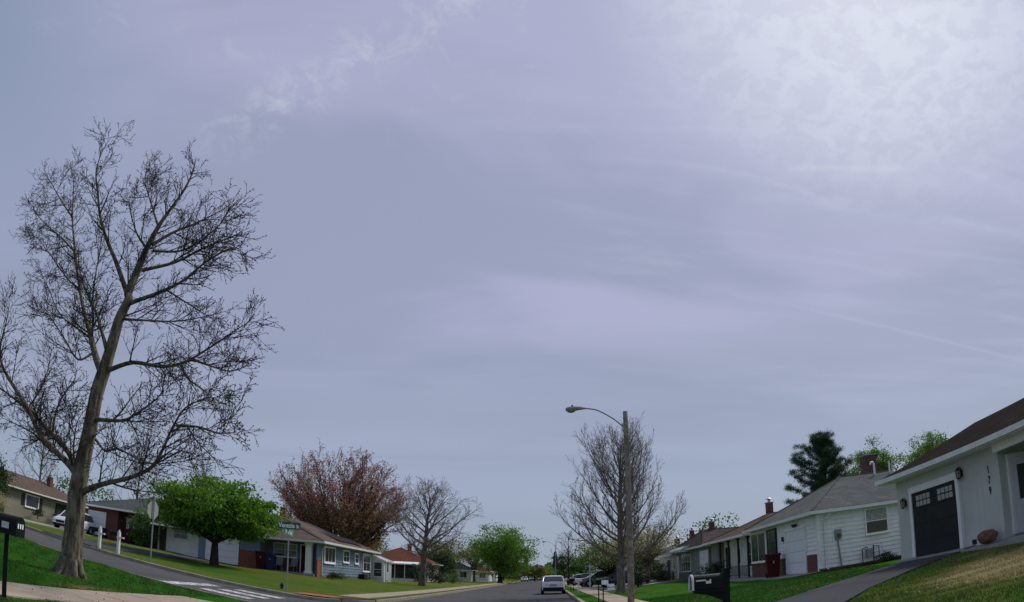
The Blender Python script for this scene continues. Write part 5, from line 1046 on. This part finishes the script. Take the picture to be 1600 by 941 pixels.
    x1=top[-1][0]; MB().box(x1-.4,x1+.025,-W*.80,W*.80,.24,.42).build('front_bumper','black_plastic',c_); MB().box(x1-.3,x1+.02,-W*.45,W*.45,.48,.66).build('grille','black_plastic',c_)
    return c_
make_car('parked_car','white hatchback seen from behind, parked at the right kerb','car_white','hatch',(.55,54.3,0),R(90))
make_car('parked_car','white sport utility vehicle in the driveway behind the big tree trunk','car_white','suv',(-36.75,44.4,hL(-36.75,44.4)+.04),R(-82))
make_car('parked_car','dark blue grey sport utility vehicle in the right driveway','car_grey','suv',(5.7,69.5,hR(5.7,69.5)+.05),R(180)); make_car('parked_car','black car half hidden behind the street tree trunk','car_black','sedan',(6.7,61.4,hR(6.7,61.4)+.05),R(180)); make_car('parked_car','white car nose peeking out beyond the dark utility vehicle','car_white','sedan',(5.4,73.2,hR(5.4,73.2)+.05),R(180))
make_car('parked_car','black car with raised nose beyond the hatchback on the right','car_black','sedan',(5.0,88,.25),R(180)); make_car('parked_car','silver car farther along the right driveways above the hatchback','car_silver','sedan',(4.8,101,.25),R(180))
make_car('parked_car','white far car at the left kerb under the green tree','car_white','sedan',(-5.9,192,0),R(-90)); make_car('parked_car','grey far car at the left kerb near the road end','car_grey','sedan',(-4.6,228,0),R(-90)); make_car('parked_car','white far car at the road end','car_white','suv',(-2.0,250,0),R(-90)); make_car('parked_car','tiny silver far car at the right of the road end','car_silver','suv',(.6,262,0),R(90))

# ------------------------------------------------------------------ grass blades near the camera
def blades(name,xa,xb,ya,yb,n,hf,hh,ok):
    rng=np.random.default_rng(hash(name)%1000 if False else len(name)); x=rng.uniform(xa,xb,n); y=rng.uniform(ya,yb,n); k=[i for i in range(n) if ok(x[i],y[i])]; x=x[k];y=y[k]; n=len(x)
    z=np.array([hf(a,b_) for a,b_ in zip(x,y)])-.01; P=np.stack([x,y,z],1); a=rng.random(n)*6.283; wd=rng.uniform(.006,.012,n)[:,None]; s=np.stack([np.cos(a),np.sin(a),0*a],1); ln=rng.normal(0,.45,(n,2)); cl=.75+.35*np.sin(x*2.3+np.sin(y*1.7)*2)*np.sin(y*2.9+x)+.25*np.sin(x*7+y*5); H_=hh*rng.uniform(.5,1.25,(n,1))*np.clip(cl,.35,1.5)[:,None]; tip=P+np.concatenate([ln*H_,H_],1)
    V=np.stack([P-s*wd,P+s*wd,tip],1).reshape(-1,3); tn=np.repeat([tone(a_,b_) for a_,b_ in zip(x,y)],3); o=fastmesh(name,V,np.arange(3*n).reshape(n,3),'blade',None,(0,0,0),'stuff',tn); return o
LN=bumpy(hL,CL,0); LR=bumpy(hR,CR,0)
def okL(x,y): return not(-9.78<x<-8.12) and y<ynear(x)-.2 and x<CL-.2 and y>-x*.72-1.0
tag(blades('lawn_grass',-26,-7.5,6,20,240000,LN,.065,okL),'short lush grass of the near left lawn','grass')
import bisect
def drv(x,y):
    a=np.interp(x,[1.66,4.0,5.7,7.5,9.6,12.15],[9.9,11.4,12.9,14.8,16.2,17.0]); b_=np.interp(x,[1.66,4.0,5.95,8.45,10.6,12.15],[14.8,16,17.4,19.2,20.3,20.6]); return a-.06<y<b_+.06
def okR(x,y): return not drv(x,y) and not(2.7<x<4.25) and not(x>11.3 and y<16.8) and not(x>10.9 and y>28.5) and y>x*.78 and x<12.1
tag(blades('verge_grass',1.9,12.1,7,32,200000,LR,.07,okR),'short patchy grass of the right front lawns','grass')
# mulch along the white house
mb=MB(); mb.box8([(12.2,28.2,hR(12.2,28.3)),(17,28.2,.75),(17,29.08,.75),(12.2,29.08,hR(12.2,29)),(12.2,28.2,hR(12.2,28.3)+.05),(17,28.2,.8),(17,29.08,.84),(12.2,29.08,hR(12.2,29)+.09)]); struct(mb.build('mulch_bed','soil'))

# dead leaves and twigs scattered on the near lawns
rng=np.random.default_rng(77); P=[]
for k in range(2600):
    x=rng.uniform(-24,-7.6); y=rng.uniform(7,19.6)
    if okL(x,y) or rng.random()<.2: P.append((x,y,LN(x,y)+.05))
for k in range(2000):
    x=rng.uniform(4.4,11.8); y=rng.uniform(8,27)
    if okR(x,y): P.append((x,y,LR(x,y)+.05))
P=np.array(P); V,F=leaves(P,.055,rng,.6); o=fastmesh('leaf_litter',V,F,'leaf_bud',None,(0,0,0)); tag(o,'dry leaf litter scattered over the near lawns','leaf litter')
